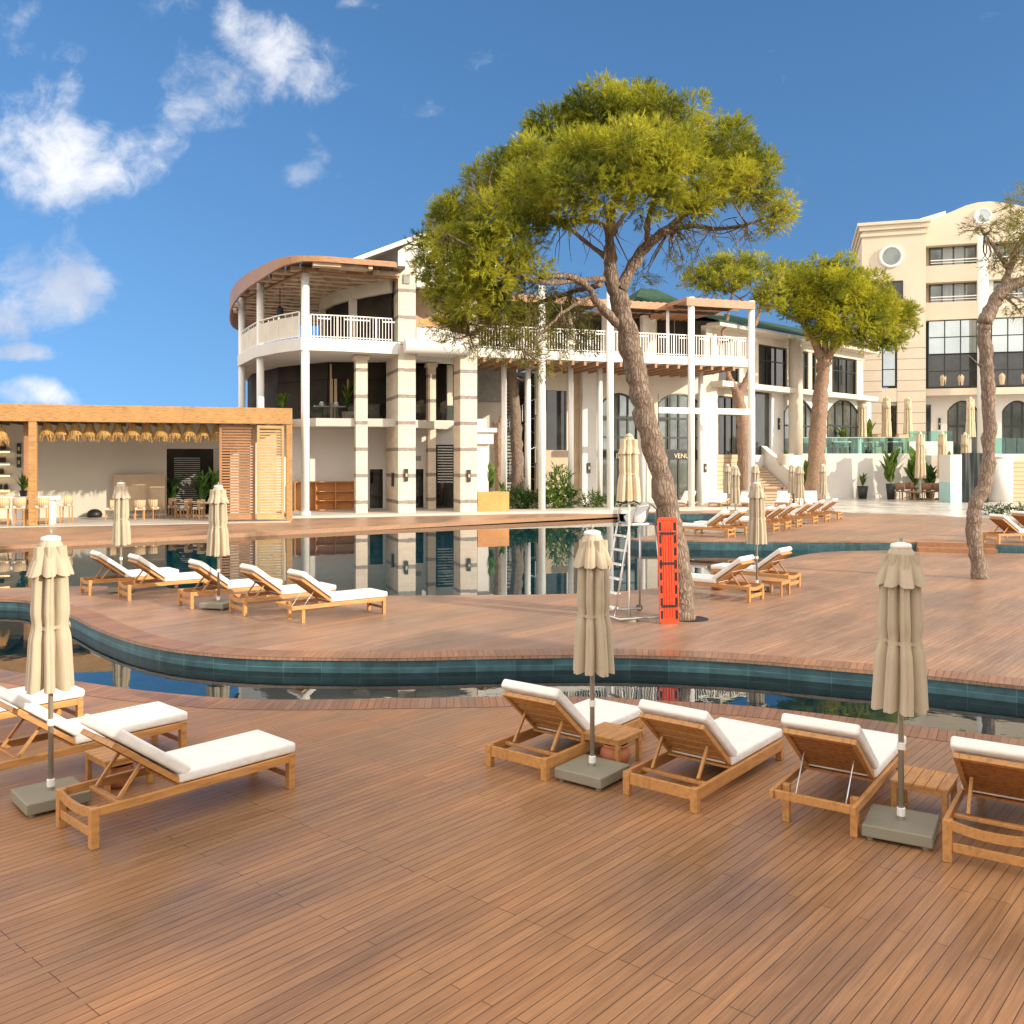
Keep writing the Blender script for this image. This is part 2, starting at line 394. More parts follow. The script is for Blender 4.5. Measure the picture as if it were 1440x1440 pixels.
# ------------------------------------------------------------------ foliage generators
def tufts_mesh(P, D, ln, wd, m=12, spread=.9, jit=.3):
    """thin needle triangles around tuft points P with directions D"""
    n = len(P)
    P = np.repeat(P, m, 0); D = np.repeat(D, m, 0)
    tw = D[::m] + np.random.normal(0, spread*.45, (n,3)); tw /= np.linalg.norm(tw, axis=1, keepdims=True)+1e-9
    D = np.repeat(tw, m, 0)                                   # each tuft is a short twig that needles leave forward
    d = D + np.random.normal(0, spread*.42, D.shape); d /= np.linalg.norm(d, axis=1, keepdims=True)+1e-9
    l = ln*np.random.uniform(.6, 1.25, (n*m,1))
    side = np.cross(d, np.random.normal(0,1,d.shape)); side /= np.linalg.norm(side, axis=1, keepdims=True)+1e-9
    base = P + D*np.random.uniform(-.2, 1.5, (n*m,1))*ln + np.random.normal(0, ln*jit*.35, P.shape)
    a = base - side*wd/2; b = base + side*wd/2; c = base + d*l
    V = np.stack([a,b,c],1).reshape(-1,3)
    return V
def tri_object(name, V, mat, parent):
    n = len(V)//3
    me = bpy.data.meshes.new(name); me.vertices.add(len(V)); me.vertices.foreach_set('co', V.astype(np.float32).ravel())
    me.loops.add(len(V)); me.loops.foreach_set('vertex_index', np.arange(len(V), dtype=np.int32))
    me.polygons.add(n); me.polygons.foreach_set('loop_start', np.arange(0, len(V), 3, dtype=np.int32))
    me.polygons.foreach_set('loop_total', np.full(n, 3, dtype=np.int32))
    me.update(calc_edges=True); me.validate()
    me.materials.append(mat); o = bpy.data.objects.new(name, me); COL.objects.link(o); o.parent = parent; return o
def crown_points(clumps, dens, up=.35, inner=.55, sub=0):
    """clumps: (x,y,z,rx,ry,rz,weight) ; returns tuft positions and directions"""
    Ps, Ds = [], []
    if sub:
        out = []
        for (x,y,z,rx,ry,rz,w) in clumps:
            out.append((x,y,z,rx*.72,ry*.72,rz*.72,w*.5))
            for _ in range(sub):
                d = np.random.normal(0,1,3); d[2] = d[2]*.8+.25; d /= np.linalg.norm(d); q = np.random.uniform(.30,.46)
                out.append((x+d[0]*rx*.68,y+d[1]*ry*.68,z+d[2]*rz*.68,rx*q,ry*q,rz*q*1.05,w))
        clumps = out
    for (x,y,z,rx,ry,rz,w) in clumps:
        area = (rx*ry+ry*rz+rx*rz)/3
        n = max(6, int(dens*area*w))
        d = np.random.normal(0,1,(n,3)); d /= np.linalg.norm(d,axis=1,keepdims=True)
        # lumpy radius
        ph = np.random.uniform(0,6.28,6)
        lump = 1+.16*np.sin(5*d[:,0]+ph[0])*np.sin(5*d[:,1]+ph[1])+.13*np.sin(8*d[:,2]+ph[2]+4*d[:,0])
        r = np.random.uniform(inner,1.0,n)**.6*lump
        p = d*np.array([rx,ry,rz])*r[:,None]+np.array([x,y,z])
        dd = d+np.array([0,0,up]); dd /= np.linalg.norm(dd,axis=1,keepdims=True)
        Ps.append(p); Ds.append(dd)
    return np.concatenate(Ps), np.concatenate(Ds)
def leaf_blade(mb, base, tip, width, droop=.25, n=5, sidev=None):
    base, tip = Vector(base), Vector(tip); ax = tip-base
    side = sidev or ax.cross(Vector((0,0,1)))
    if side.length < 1e-4: side = Vector((1,0,0))
    side = side.normalized(); vs = []; 
    for i in range(n+1):
        t = i/n; p = base+ax*t+Vector((0,0,-droop*ax.length*t*t)); w = width*math.sin(math.pi*min(1,.12+.88*t)**.8)*.5+.002
        vs += [p-side*w+Vector((0,0,w*.25)), p, p+side*w+Vector((0,0,w*.25))]
    fs = []
    for i in range(n):
        o = i*3
        fs += [(o,o+1,o+4,o+3),(o+1,o+2,o+5,o+4)]
    mb.add(vs, fs)
SKYLIFT = .24
FILLC = (11.2, 10.0, 8.5)  # colour of the added out-of-view cloud that fills the shaded side
# ------------------------------------------------------------------ camera, sky, sun
cam = bpy.data.cameras.new('camera'); cam.lens = 36*F/1440; cam.sensor_width = 36; cam.shift_y = -(720-PYH)/1440
cam.clip_end = 3000; cam.clip_start = .05
co = bpy.data.objects.new('camera', cam); COL.objects.link(co); co.location = (0,0,HC); co.rotation_euler = (R(90),0,0)
scene.camera = co
scene.view_settings.view_transform = 'Standard'; scene.view_settings.look = 'None'
scene.view_settings.exposure = EXPOSURE = 0.66
scene.render.film_transparent = False
scene.cycles.max_bounces = 5; scene.cycles.diffuse_bounces = 3; scene.cycles.glossy_bounces = 3; scene.cycles.transmission_bounces = 3; scene.cycles.transparent_max_bounces = 10

SUNV = Vector((.87,-.5,0)).normalized(); EL = R(20)
SD = Vector((SUNV.x*math.cos(EL), SUNV.y*math.cos(EL), math.sin(EL)))
sl = bpy.data.lights.new('sun','SUN'); sl.energy = 3.4; sl.angle = R(.53); sl.color = (1,.87,.67)
so = bpy.data.objects.new('sun', sl); COL.objects.link(so); so.rotation_euler = (-SD).to_track_quat('-Z','Y').to_euler()

world = bpy.data.worlds.new('World'); scene.world = world; world.use_nodes = True
world.cycles.sampling_method = 'MANUAL'; world.cycles.sample_map_resolution = 256
wn = world.node_tree; bg = wn.nodes['Background']; bg.inputs['Strength'].default_value = .15
sky = wn.nodes.new('ShaderNodeTexSky'); sky.sky_type = 'NISHITA'; sky.sun_disc = False
sky.sun_elevation = EL; sky.sun_rotation = math.atan2(SUNV.x, SUNV.y); sky.ozone_density = 3.0; sky.dust_density = .3; sky.air_density = 1.0
tc = wn.nodes.new('ShaderNodeTexCoord')
mp0 = wn.nodes.new('ShaderNodeMapping'); mp0.inputs['Scale'].default_value = (1,1,.75); mp0.inputs['Location'].default_value = (0,0,SKYLIFT); L(wn, tc.outputs['Generated'], mp0.inputs[0])
nv_ = wn.nodes.new('ShaderNodeVectorMath'); nv_.operation = 'NORMALIZE'; L(wn, mp0.outputs[0], nv_.inputs[0]); L(wn, nv_.outputs[0], sky.inputs[0])
sp = wn.nodes.new('ShaderNodeSeparateXYZ'); wn.links.new(tc.outputs['Generated'], sp.inputs[0])
yy = math_(wn, 'MAXIMUM', sp.outputs[1], .08)
uu = math_(wn, 'DIVIDE', sp.outputs[0], yy); vv = math_(wn, 'DIVIDE', sp.outputs[2], yy)
cb = wn.nodes.new('ShaderNodeCombineXYZ'); L(wn, uu, cb.inputs[0]); L(wn, vv, cb.inputs[1])
uv = cb.outputs[0]
wob = wn.nodes.new('ShaderNodeVectorMath'); wob.operation = 'MULTIPLY_ADD'; wob.inputs[1].default_value = (.05,.05,0)
nzc = wn.nodes.new('ShaderNodeTexNoise'); nzc.inputs['Scale'].default_value = 7; nzc.inputs['Detail'].default_value = 3; L(wn, uv, nzc.inputs['Vector'])
L(wn, nzc.outputs[1], wob.inputs[0]); L(wn, uv, wob.inputs[2])
def blob(px, py, rx, ry, ang, amp):
    mp = wn.nodes.new('ShaderNodeMapping'); mp.vector_type = 'TEXTURE'
    mp.inputs['Location'].default_value = ((px-PX0)/F+.025, (PYH-py)/F+.025, 0)
    mp.inputs['Rotation'].default_value = (0,0,R(ang)); mp.inputs['Scale'].default_value = (rx*1.3/F, ry*1.3/F, 1)
    L(wn, wob.outputs[0], mp.inputs[0])
    ln = wn.nodes.new('ShaderNodeVectorMath'); ln.operation = 'LENGTH'; L(wn, mp.outputs[0], ln.inputs[0])
    mr = wn.nodes.new('ShaderNodeMapRange'); mr.interpolation_type = 'SMOOTHSTEP'
    L(wn, ln.outputs['Value'], mr.inputs[0]); mr.inputs[1].default_value = .15; mr.inputs[2].default_value = 1.5
    mr.inputs[3].default_value = amp; mr.inputs[4].default_value = 0
    return mr.outputs[0]
acc = None
for b in [(400,70,110,52,-28,1.0),(290,120,95,60,20,.85),(180,215,120,50,28,.75),(60,205,120,85,10,.80),(15,285,60,30,0,.4),
          (60,405,105,62,8,1.02),(95,350,55,38,30,.55),(45,492,70,16,0,.9),(40,556,62,22,0,.85),(685,75,42,20,20,.5),(612,150,44,20,-15,.52),
          (415,243,36,16,5,.66),(430,190,50,20,-35,.28),(80,80,80,16,-12,.45),(300,5,160,24,0,.42),(490,2,60,14,0,.5),(10,20,50,40,30,.5),(470,238,30,10,0,.3),(460,105,50,25,-40,.6),(200,40,60,20,10,.25)]:
    x = blob(*b); acc = x if acc is None else math_(wn, 'MAXIMUM', acc, x)
nw2 = wn.nodes.new('ShaderNodeTexNoise'); nw2.inputs['Scale'].default_value = 9; nw2.inputs['Detail'].default_value = 6; L(wn, uv, nw2.inputs['Vector'])
wv2 = wn.nodes.new('ShaderNodeVectorMath'); wv2.operation = 'MULTIPLY_ADD'; wv2.inputs[1].default_value = (.10,.06,0); L(wn, nw2.outputs[1], wv2.inputs[0]); L(wn, uv, wv2.inputs[2])
fb = noise(wn, wv2.outputs[0], 10, 8, .62)
dens = math_(wn, 'ADD', math_(wn, 'MULTIPLY', acc, .78), math_(wn, 'MULTIPLY', math_(wn,'SUBTRACT',fb,.5), 2.1))
mr = wn.nodes.new('ShaderNodeMapRange'); mr.interpolation_type='SMOOTHSTEP'; L(wn, dens, mr.inputs[0]); mr.inputs[1].default_value=.30; mr.inputs[2].default_value=.95; mr.inputs[4].default_value=.93
cm = math_(wn, 'MULTIPLY', mr.outputs[0], math_(wn, 'GREATER_THAN', sp.outputs[1], .1))
fb2 = noise(wn, uv, 5, 5, .5)
hs = wn.nodes.new('ShaderNodeHueSaturation'); hs.inputs['Saturation'].default_value = 1.16; hs.inputs['Value'].default_value = .80; L(wn, sky.outputs[0], hs.inputs['Color'])
CLOUD = ramp(wn, fb2, [(.36,(2.3,2.7,3.5)),(.62,(4.6,4.6,4.7))])
# unseen bright cloud cover added overhead and behind the viewer as warm fill light
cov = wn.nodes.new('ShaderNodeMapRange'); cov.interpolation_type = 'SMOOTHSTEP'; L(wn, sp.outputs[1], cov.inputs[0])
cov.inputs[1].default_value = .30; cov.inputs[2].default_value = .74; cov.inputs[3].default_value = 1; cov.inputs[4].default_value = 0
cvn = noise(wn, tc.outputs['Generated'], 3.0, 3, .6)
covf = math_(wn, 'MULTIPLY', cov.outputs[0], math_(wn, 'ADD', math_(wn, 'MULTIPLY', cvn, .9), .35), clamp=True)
FILL = ramp(wn, noise(wn, tc.outputs['Generated'], 1.7, 4), [(.35, tuple(x*.75 for x in FILLC)), (.65, FILLC)])
skyc = mix(wn, cm, hs.outputs[0], CLOUD)
L(wn, mix(wn, covf, skyc, FILL), bg.inputs['Color'])

# ------------------------------------------------------------------ ground, decks, pools
def strip_wall(name, pts, z0, z1, mat):
    mb = MB(); uvs = []; u = 0; n = len(pts)
    for i, p in enumerate(pts):
        if i: u += (Vector(p[:2])-Vector(pts[i-1][:2])).length
        mb.v += [(p[0],p[1],z0),(p[0],p[1],z1)]; uvs += [(u,0),(u,z1-z0)]
    mb.f = [(2*i,2*i+2,2*i+3,2*i+1) for i in range(n-1)]; mb.uv = uvs
    return mb.build(name, mat, smooth=True)
def ribbon(name, pts, inner, z, mat):
    mb = MB(); uvs = []; u = 0
    for i, (p, q) in enumerate(zip(pts, inner)):
        if i: u += (Vector(p[:2])-Vector(pts[i-1][:2])).length
        mb.v += [(p[0],p[1],z),(q[0],q[1],z)]; uvs += [(u,0),(u,(Vector(p[:2])-Vector(q[:2])).length)]
    mb.f = [(2*i,2*i+2,2*i+3,2*i+1) for i in range(len(pts)-1)]; mb.uv = uvs
    return mb.build(name, mat)
def offset(pts, d):
    out = []
    for i, p in enumerate(pts):
        t = (Vector(pts[min(i+1,len(pts)-1)])-Vector(pts[max(i-1,0)])); t.z = 0; t.normalize()
        out.append(Vector((p[0]+t.y*d, p[1]-t.x*d, 0)))
    return out

g = MB().add([(-1500,-1500,-1.7),(1500,-1500,-1.7),(1500,1500,-1.7),(-1500,1500,-1.7)], [(0,1,2,3)]).build('ground', M['ground']); struct(g)
# near deck: flush with the channel water
ed = [(0,941.7),(100,957),(200,971),(300,980.5),(367,983.5),(440,984),(550,982.5),(650,981),(760,979),(850,981),(920,985),(1020,990.5),(1120,1000),(1220,1012),(1320,1025),(1440,1040)]
e0 = [G(x,y) for x,y in ed]
near_edge = spline([Vector((-14,13.6,0)), Vector((-9.6,15.2,0))] + e0 + [Vector((8.2,9.3,0)), Vector((14,8.2,0))], 6)
near_poly = [(-22,11),*[(p.x,p.y) for p in near_edge],(24,7),(24,-14),(-22,-14)]
struct(MB().prism(near_poly, -1.6, 0).build('pool_deck', M['deck']))
struct(ribbon('deck_border', near_edge, offset(near_edge, .52), .004, M['border']))
struct(strip_wall('channel_wall', [Vector((p.x, p.y+.012, 0)) for p in near_edge], -1.4, -.05, M['tile']))
# island deck between the two pools
fe = [(0,843),(50,851),(97,864.5),(133,882),(177,898.5),(233,911.5),(300,919.5),(367,923.5),(440,925),(560,925.5),(720,922.5),(870,921.5),(1020,927),(1170,939),(1310,951.5),(1440,965.5)]
be = [(-60,828),(0,827),(60,825.5),(140,824),(260,828),(380,833),(470,836),(560,837.2),(680,836.8),(800,835),(880,831),(950,823),(1010,812),(1070,796),(1113,784),(1145,778),(1180,775.2),(1240,774)]
F0 = spline([Vector((-30,19.5,0)), Vector((-16,20.2,0))]+[G(x,y,ZI) for x,y in fe]+[Vector((9.5,11.0,0)), Vector((16,9.0,0)), Vector((26,7.4,0))], 6)
B0 = spline([Vector((-30,20.5,0)), Vector((-16,21.6,0))]+[G(x,y,ZI) for x,y in be], 5)
B1 = [G(1254,774.2,ZI)+Vector((0,.05,0)), G(1440,778.6,ZI)+Vector((0,.05,0)), Vector((30,26.5,0))]
isl = [(p.x,p.y) for p in F0] + [(p.x,p.y) for p in reversed(B0+B1)]
struct(MB().prism(isl, ZI-.045, ZI).build('island_deck', M['deck2']))
struct(MB().prism([(p.x,p.y) for p in offset(F0,-.05)] + [(p.x,p.y) for p in reversed(offset(B0+B1, .05))], -1.6, ZI-.05).build('island_base', M['tile']))
struct(strip_wall('island_wall', offset(F0,-.035), -1.4, ZI-.047, M['tile']))
struct(ribbon('island_border', [p+Vector((0,0,0)) for p in F0], offset(F0,-.5), ZI+.004, M['border']))
# far deck around the big pool
pe = [None, G(0,768,.29), G(430,744.8,.34), G(870,722.3,.40)]
dirv = (pe[3]-pe[1]).normalized()
dirv.z = 0; dirv.normalize(); left_end = pe[1]-dirv*22; left_end.z = .29
bk4 = [p+Vector((-dirv.y,dirv.x,0))*q for p,q in zip((left_end,pe[1],pe[2],pe[3]),(4.5,4.5,2.8,.7))]
tip = [Vector((4.15,32.3,0)), Vector((4.35,31.85,0))]
inner = spline([pe[3]+Vector((.3,.2,0)), Vector((7.6,48.2,0)), Vector((10.6,47.6,0)), Vector((11.3,45.4,0)), Vector((9.6,41,0)), Vector((6.5,36,0)), tip[0]], 6)
front = [tip[1], Vector((8.3,31.55,0)), G(1254,774,ZI)+Vector((0,.12,0)), G(1440,778.4,ZI)+Vector((0,.12,0)), Vector((30,26.7,0))]
farp = [*bk4, *inner, *front]
far_poly = [(p.x,p.y) for p in farp] + [(60,26.7),(60,110),(-60,110),(-60,left_end.y)]
struct(MB().prism(far_poly, ZF-.06, ZF).build('far_deck', M['deck2']))
edge2 = [*inner, *front]
sl4 = MB(); e4 = [left_end, pe[1], pe[2], pe[3]]
for p, q in zip(e4, bk4): sl4.v += [(p.x,p.y,p.z-.06),(p.x,p.y,p.z),(q.x,q.y,ZF+.002)]
for i in range(3): a_ = 3*i; sl4.f += [(a_,a_+3,a_+4,a_+1),(a_+1,a_+4,a_+5,a_+2)]
struct(sl4.build('far_deck_edge', M['deck2']))
lipm = MB()
for p, q in zip(e4[:-1], e4[1:]): lipm.bar(p-Vector((0,0,.09)), q-Vector((0,0,.09)), .05, .17)
struct(lipm.build('far_deck_lip', M['woodbrown']))
struct(strip_wall('pool_wall', offset(edge2, .045), -1.4, ZF-.062, M['tile']))
# water sheets and pool floors
struct(MB().add([(-34,12,ZM),(34,12,ZM),(34,60,ZM),(-34,60,ZM)], [(0,1,2,3)]).build('water', M['water'])) if False else None
wp = [(p.x,p.y) for p in offset(B0,.3)] + [(p.x, p.y) for p in reversed([left_end+Vector((-3,3,0)), pe[1]+Vector((-.3,.4,0)), pe[2]+Vector((-.3,.4,0)), pe[3]+Vector((-.2,.3,0)), *offset(inner,-.2), Vector((4.3,32.2,0)), Vector((8.3,31.8,0)), Vector((12.4,30.4,0))])]
struct(MB().add(*(lambda m: (m.v, m.f))((lambda m: (setattr(m,'f',[f for f in m.f if len(f)==3 and all(m.v[i][2] == ZM for i in f)]), m)[1])(MB().prism(wp, ZM-1, ZM)))).build('pool_water', M['water']))
cw = [(p.x,p.y) for p in offset(near_edge,.2)] + [(p.x,p.y) for p in reversed(offset(F0,-.2))]
struct(MB().add(*(lambda m: (m.v, m.f))((lambda m: (setattr(m,'f',[f for f in m.f if len(f)==3 and all(m.v[i][2] == ZW for i in f)]), m)[1])(MB().prism(cw, ZW-1, ZW)))).build('channel_water', M['channelwater']))
def sheet(poly, z):
    m = MB().prism(poly, z-1, z); m.f = [f for f in m.f if len(f) == 3 and all(m.v[i][2] == z for i in f)]; return m
struct(sheet(wp, ZM-.24).build('pool_floor', M['poolfloor'])); struct(sheet(cw, ZW-.17).build('channel_floor', M['poolfloor']))
# pale plaza in front of the hotel block
pz = [G(1150,712,ZF), G(1175,719.5,ZF), G(1200,721,ZF), G(1290,724,ZF), G(1387,729,ZF), G(1440,733,ZF), Vector((34,41,0)), Vector((58,41,0)), Vector((58,74,0)), Vector((14,74,0)), Vector((14,57,0))]
struct(MB().prism([(p.x,p.y) for p in pz], ZF-.02, ZF+.006).build('plaza', M['plaza']))
# two wooden steps down from the far deck to the island
a, b = G(1289,774,ZI), G(1398,777,ZI)
st = MB(); d = Vector((b.x-a.x, b.y-a.y, 0)).normalized(); nrm = Vector((d.y,-d.x,0))
st.prism([tuple((a+Vector((0,.16,0)))[:2]), tuple((b+Vector((0,.16,0)))[:2]), tuple((b+nrm*.62)[:2]), tuple((a+nrm*.62)[:2])], ZI, ZI+.15)
st.prism([tuple((a+Vector((0,.16,0)))[:2]), tuple((b+Vector((0,.16,0)))[:2]), tuple((b+nrm*.2)[:2]), tuple((a+nrm*.2)[:2])], ZI+.1, ZF+.004)
so_ = st.build('deck_steps', M['redwood']); tag(so_, 'two low wooden steps between island deck and raised far deck, beside the slim leaning pine', 'steps')
# ------------------------------------------------------------------ sun loungers
def lounger(style):
    """head end at x=0, foot end at x=2, y across; styles: sag (deep head rail), block (low corner blocks), wire (inset legs, metal struts)"""
    t = thing('sun_lounger', 'wooden sun lounger', 'sun lounger')
    strapped = style.endswith('+'); style = style.rstrip('+')
    W = .74 if style != 'block' else .80
    zt = {'sag':.34, 'block':.225, 'wire':.34}[style]; rh = .075 if style != 'block' else .115
    wood, dk = M['teak'], (M['teak_dark'] if style != 'block' else M['teak'])
    for sy in (-1,1):
        y0 = sy*W/2; y1 = sy*(W/2-.038)
        MB().box(.07 if style!='wire' else -.02, 1.93, y0, y1, zt-rh, zt).build('side_rail', wood, t, bevel=.005)
    if style == 'sag':
        mb = MB(); n = 14; pts = []
        for i in range(n+1):
            y = -W/2+.072+(W-.144)*i/n; u = abs(2*i/n-1); s = .035*(1-u**2.2*1.0) if u < 1 else 0
            pts.append((y, zt-s))
        poly = pts+[(y, z-.075) for y, z in reversed(pts)]
        a = MB().prism(poly, .005, .035); mb.add([(z, x, y) for x, y, z in a.v], a.f)
        mb.build('head_rail', wood, t, bevel=.003)
        MB().box(.012,.032,-W/2+.072,W/2-.072,.09,.165).build('stretcher', wood, t, bevel=.004)
    else:
        MB().box(.0 if style=='wire' else .01,.04,-W/2+(.038 if style=='wire' else .07),W/2-(.038 if style=='wire' else .07),zt-rh,zt-.004).build('head_rail', wood, t, bevel=.004)
    MB().box(1.965,1.995,-W/2+.072,W/2-.072,zt-rh,zt-.003).build('foot_rail', wood, t, bevel=.004)
    MB().box(1.95,1.975,-W/2+.072,W/2-.072,.10,.15).build('stretcher', dk, t, bevel=.004)
    for sx in (0,1):
        for sy in (-1,1):
            if style == 'wire':
                x0 = .20 if sx == 0 else 1.93
                MB().box(x0,x0+.065,sy*(W/2-.042),sy*(W/2-.105),0,zt-.003 if sx==0 else zt).build('leg', wood, t, bevel=.005)
            else:
                x0 = 0 if sx == 0 else 1.93; wd = .07 if style == 'sag' else (.10 if sx==0 else .07)
                MB().box(x0,x0+.07,sy*W/2,sy*(W/2-.072),0,zt+.002).build('leg', wood, t, bevel=.006)
    ss = MB()
    for i in range(13): ss.box(.80+i*.088,.80+i*.088+.068,-W/2+.04,W/2-.04,zt-.03,zt-.008)
    ss.build('seat_slats', dk, t)
    # raised backrest
    hx, ang, bl = .84, R(37 if style != 'block' else 40), .80
    Mx = Matrix.Translation((hx,0,zt-.005)) @ Matrix.Rotation(ang, 4, 'Y') @ Matrix.Rotation(math.pi, 4, 'Z')
    bf = MB(); w2 = W/2-.05
    for sy in (-1,1): bf.box(0,bl,sy*w2,sy*(w2-.045),-.02,.03)
    bf.box(bl-.05,bl+.0,-w2+.046,w2-.046,-.018,.03); bf.xf(Mx)
    bk = bf.build('backrest_frame', wood, t, bevel=.004)
    sl_ = MB(); ns = 5 if style == 'block' else 10; pitch = (bl-.06)/ns
    for i in range(ns): sl_.box(.01+i*pitch,.01+i*pitch+pitch*(.66 if style == 'block' else .80),-w2+.047,w2-.047,.0,.02)
    sl_.xf(Mx); sl_.build('slats', dk if style != 'block' else M['teak'], bk)
    # cushions
    def pad(x0,x1,hw,z0,z1,Mt,name):
        mb = MB(); nx, ny = 10, 6
        b = bpy.data.meshes.new('t'); 
        mb.box(x0,x1,-hw,hw,z0,z1); mb.xf(Mt)
        return mb.build(name, M['cushion'], t, smooth=True, bevel=.028, seg=4)
    hw = W/2-.025
    pad(.80,2.03,hw,zt+.002,zt+.102,Matrix.Identity(4),'seat_cushion')
    pad(.015,bl+.06,hw,.05,.152,Mx,'back_cushion')
    if strapped:     # tie strap behind the back cushion
        a = MB().box(.50,.53,-hw-.004,hw+.004,-.024,-.021).xf(Mx); a.build('strap', M['cushion'], t)
    # struts
    cz = bl*.52; top = Mx @ Vector((cz,0,-.02))
    for sy in (-1,1):
        y = sy*(w2-.10)
        p = Mx @ Vector((cz, 0, -.02)); p.y = y
        q = Vector((top.x-.20 if style!='wire' else .24, y, zt-.02 if style!='wire' else zt-.09))
        if style == 'wire': MB().tube([p,q], .006, 6).build('strut', M['steel'], t)
        else: MB().bar(p, q, .028, .03).build('strut', wood, t, bevel=.003)
    if style == 'wire': MB().tube([(.24,-w2+.10,zt-.09),(.24,w2-.10,zt-.09)], .006, 6).build('crossbar', M['steel'], t)
    else: MB().box(top.x-.225,top.x-.175,-W/2+.04,W/2-.04,zt-.062,zt-.032).build('crossbar', wood, t, bevel=.004)
    return t
protos = {}
def put_lounger(style, x, y, z, deg, label, group):
    if style not in protos:
        o = protos[style] = lounger(style); o.location = (x,y,z); o.rotation_euler = (0,0,R(deg)); o['label'] = label; o['group'] = group; return o
    return dup(protos[style], (x,y,z), R(deg), label, group)
def head_at(px, py, z, deg, W, side):
    """origin of a lounger whose head corner (side -1 right, +1 left) stands at this ground pixel"""
    p = G(px,py,z); a = R(deg); return (p.x + math.sin(a)*side*W/2, p.y - math.cos(a)*side*W/2, z)
gN = 'loungers on the near deck'
a1 = head_at(128.5,1196.5,0,47.5,.74,-1)
put_lounger('sag', *a1, 47.5, 'wooden lounger at front left, its whole white cushion and sagging head rail in view', gN)
put_lounger('sag', a1[0]-1.47, a1[1]+1.13, 0, 47.5, 'wooden lounger behind the front left one, half hidden by its raised back', gN)
put_lounger('sag', a1[0]-3.1, a1[1]+2.16, 0, 47.5, 'lounger cut by the left edge, its white foot end showing behind the nearest left umbrella', gN)
put_lounger('sag', a1[0]-4.8, a1[1]+3.2, 0, 47.5, 'lounger farthest back at the left edge, only a corner of white cushion showing', gN)
put_lounger('block', *head_at(768,1099.5,0,52,.80,-1), 52, 'low lounger with square corner blocks left of the middle umbrella and its small table', gN)
put_lounger('block', *head_at(980,1145,0,51,.80,-1), 51, 'low lounger with square corner blocks right of the small table holding a clay pot', gN)
p = G(1152,1166); put_lounger('wire', p.x-.12, p.y-.17, 0, 55, 'lounger with thin metal struts and inset legs, dark slatted back, left of the right umbrella', gN)
p = G(1322,1211); put_lounger('sag', p.x+.32, p.y-.215, 0, 56, 'lounger cut off by the right edge with slatted back and curved head rail', gN)
gI = 'loungers on the left of the island'
lab = ['leftmost lounger of the five on the left of the island', 'second lounger from the left of the five on the island, beside an umbrella pole',
       'middle lounger of the five at island left, beside a grey umbrella base', 'fourth lounger from the left on the island, right of the grey umbrella base',
       'rightmost lounger of the five at island left, its foot end nearest the open water']
for i, (st_, px, py) in enumerate([('sag',125,838),('sag',180,845),('sag',268,857),('sag+',343,867)]):
    put_lounger(st_, *head_at(px,py,ZI,39,.74,-1), 39, lab[i], gI)
p = G(412,873.5,ZI); put_lounger('wire', p.x-.13, p.y-.12, ZI, 38, lab[4], gI)
gJ = 'loungers right of the big pine'
put_lounger('sag+', *head_at(1054,848,ZI,141,.74,+1), 141, 'nearer of two loungers right of the big pine, orange slatted back towards the viewer', gJ)
put_lounger('sag+', *head_at(1109,829.7,ZI,141,.74,+1), 141, 'farther of two loungers right of the big pine, standing at the pool corner', gJ)
gK = 'row of loungers on the raised far deck'
kn = ['nearest', 'second', 'third', 'fourth', 'fifth', 'sixth', 'seventh', 'farthest']
for i, (px, py) in enumerate([(1024,757),(1049,753.5),(1088,748.3),(1105,745.2),(1121,742),(1144,737.3),(1161,734),(1179,731)]):
    o = head_at(px,py,ZF,147,.74,+1)
    put_lounger('sag', *o, 147, kn[i]+' lounger of the receding row on the raised deck, backs to the right', gK)
gL = 'white loungers across the pool corner'
for i, (px, w) in enumerate([(966,'leftmost'),(1012,'second from left'),(1047,'middle'),(1098,'fourth from left'),(1136,'rightmost')]):
    p = G(px,714.5,ZF); put_lounger('sag', p.x+.5, p.y+1.1, ZF, 238+i*4, w+' of the white cushioned loungers facing us beyond the pool corner', gL)
gR = 'loungers at the right edge of the raised deck'
p = G(1408,764,ZF); put_lounger('sag', p.x-.35, p.y, ZF, 12, 'nearer white lounger at the right edge beyond the slim leaning pine', gR)
p = G(1430,757,ZF); put_lounger('sag', p.x-.15, p.y, ZF, 12, 'farther white lounger at the right edge beyond the slim leaning pine', gR)

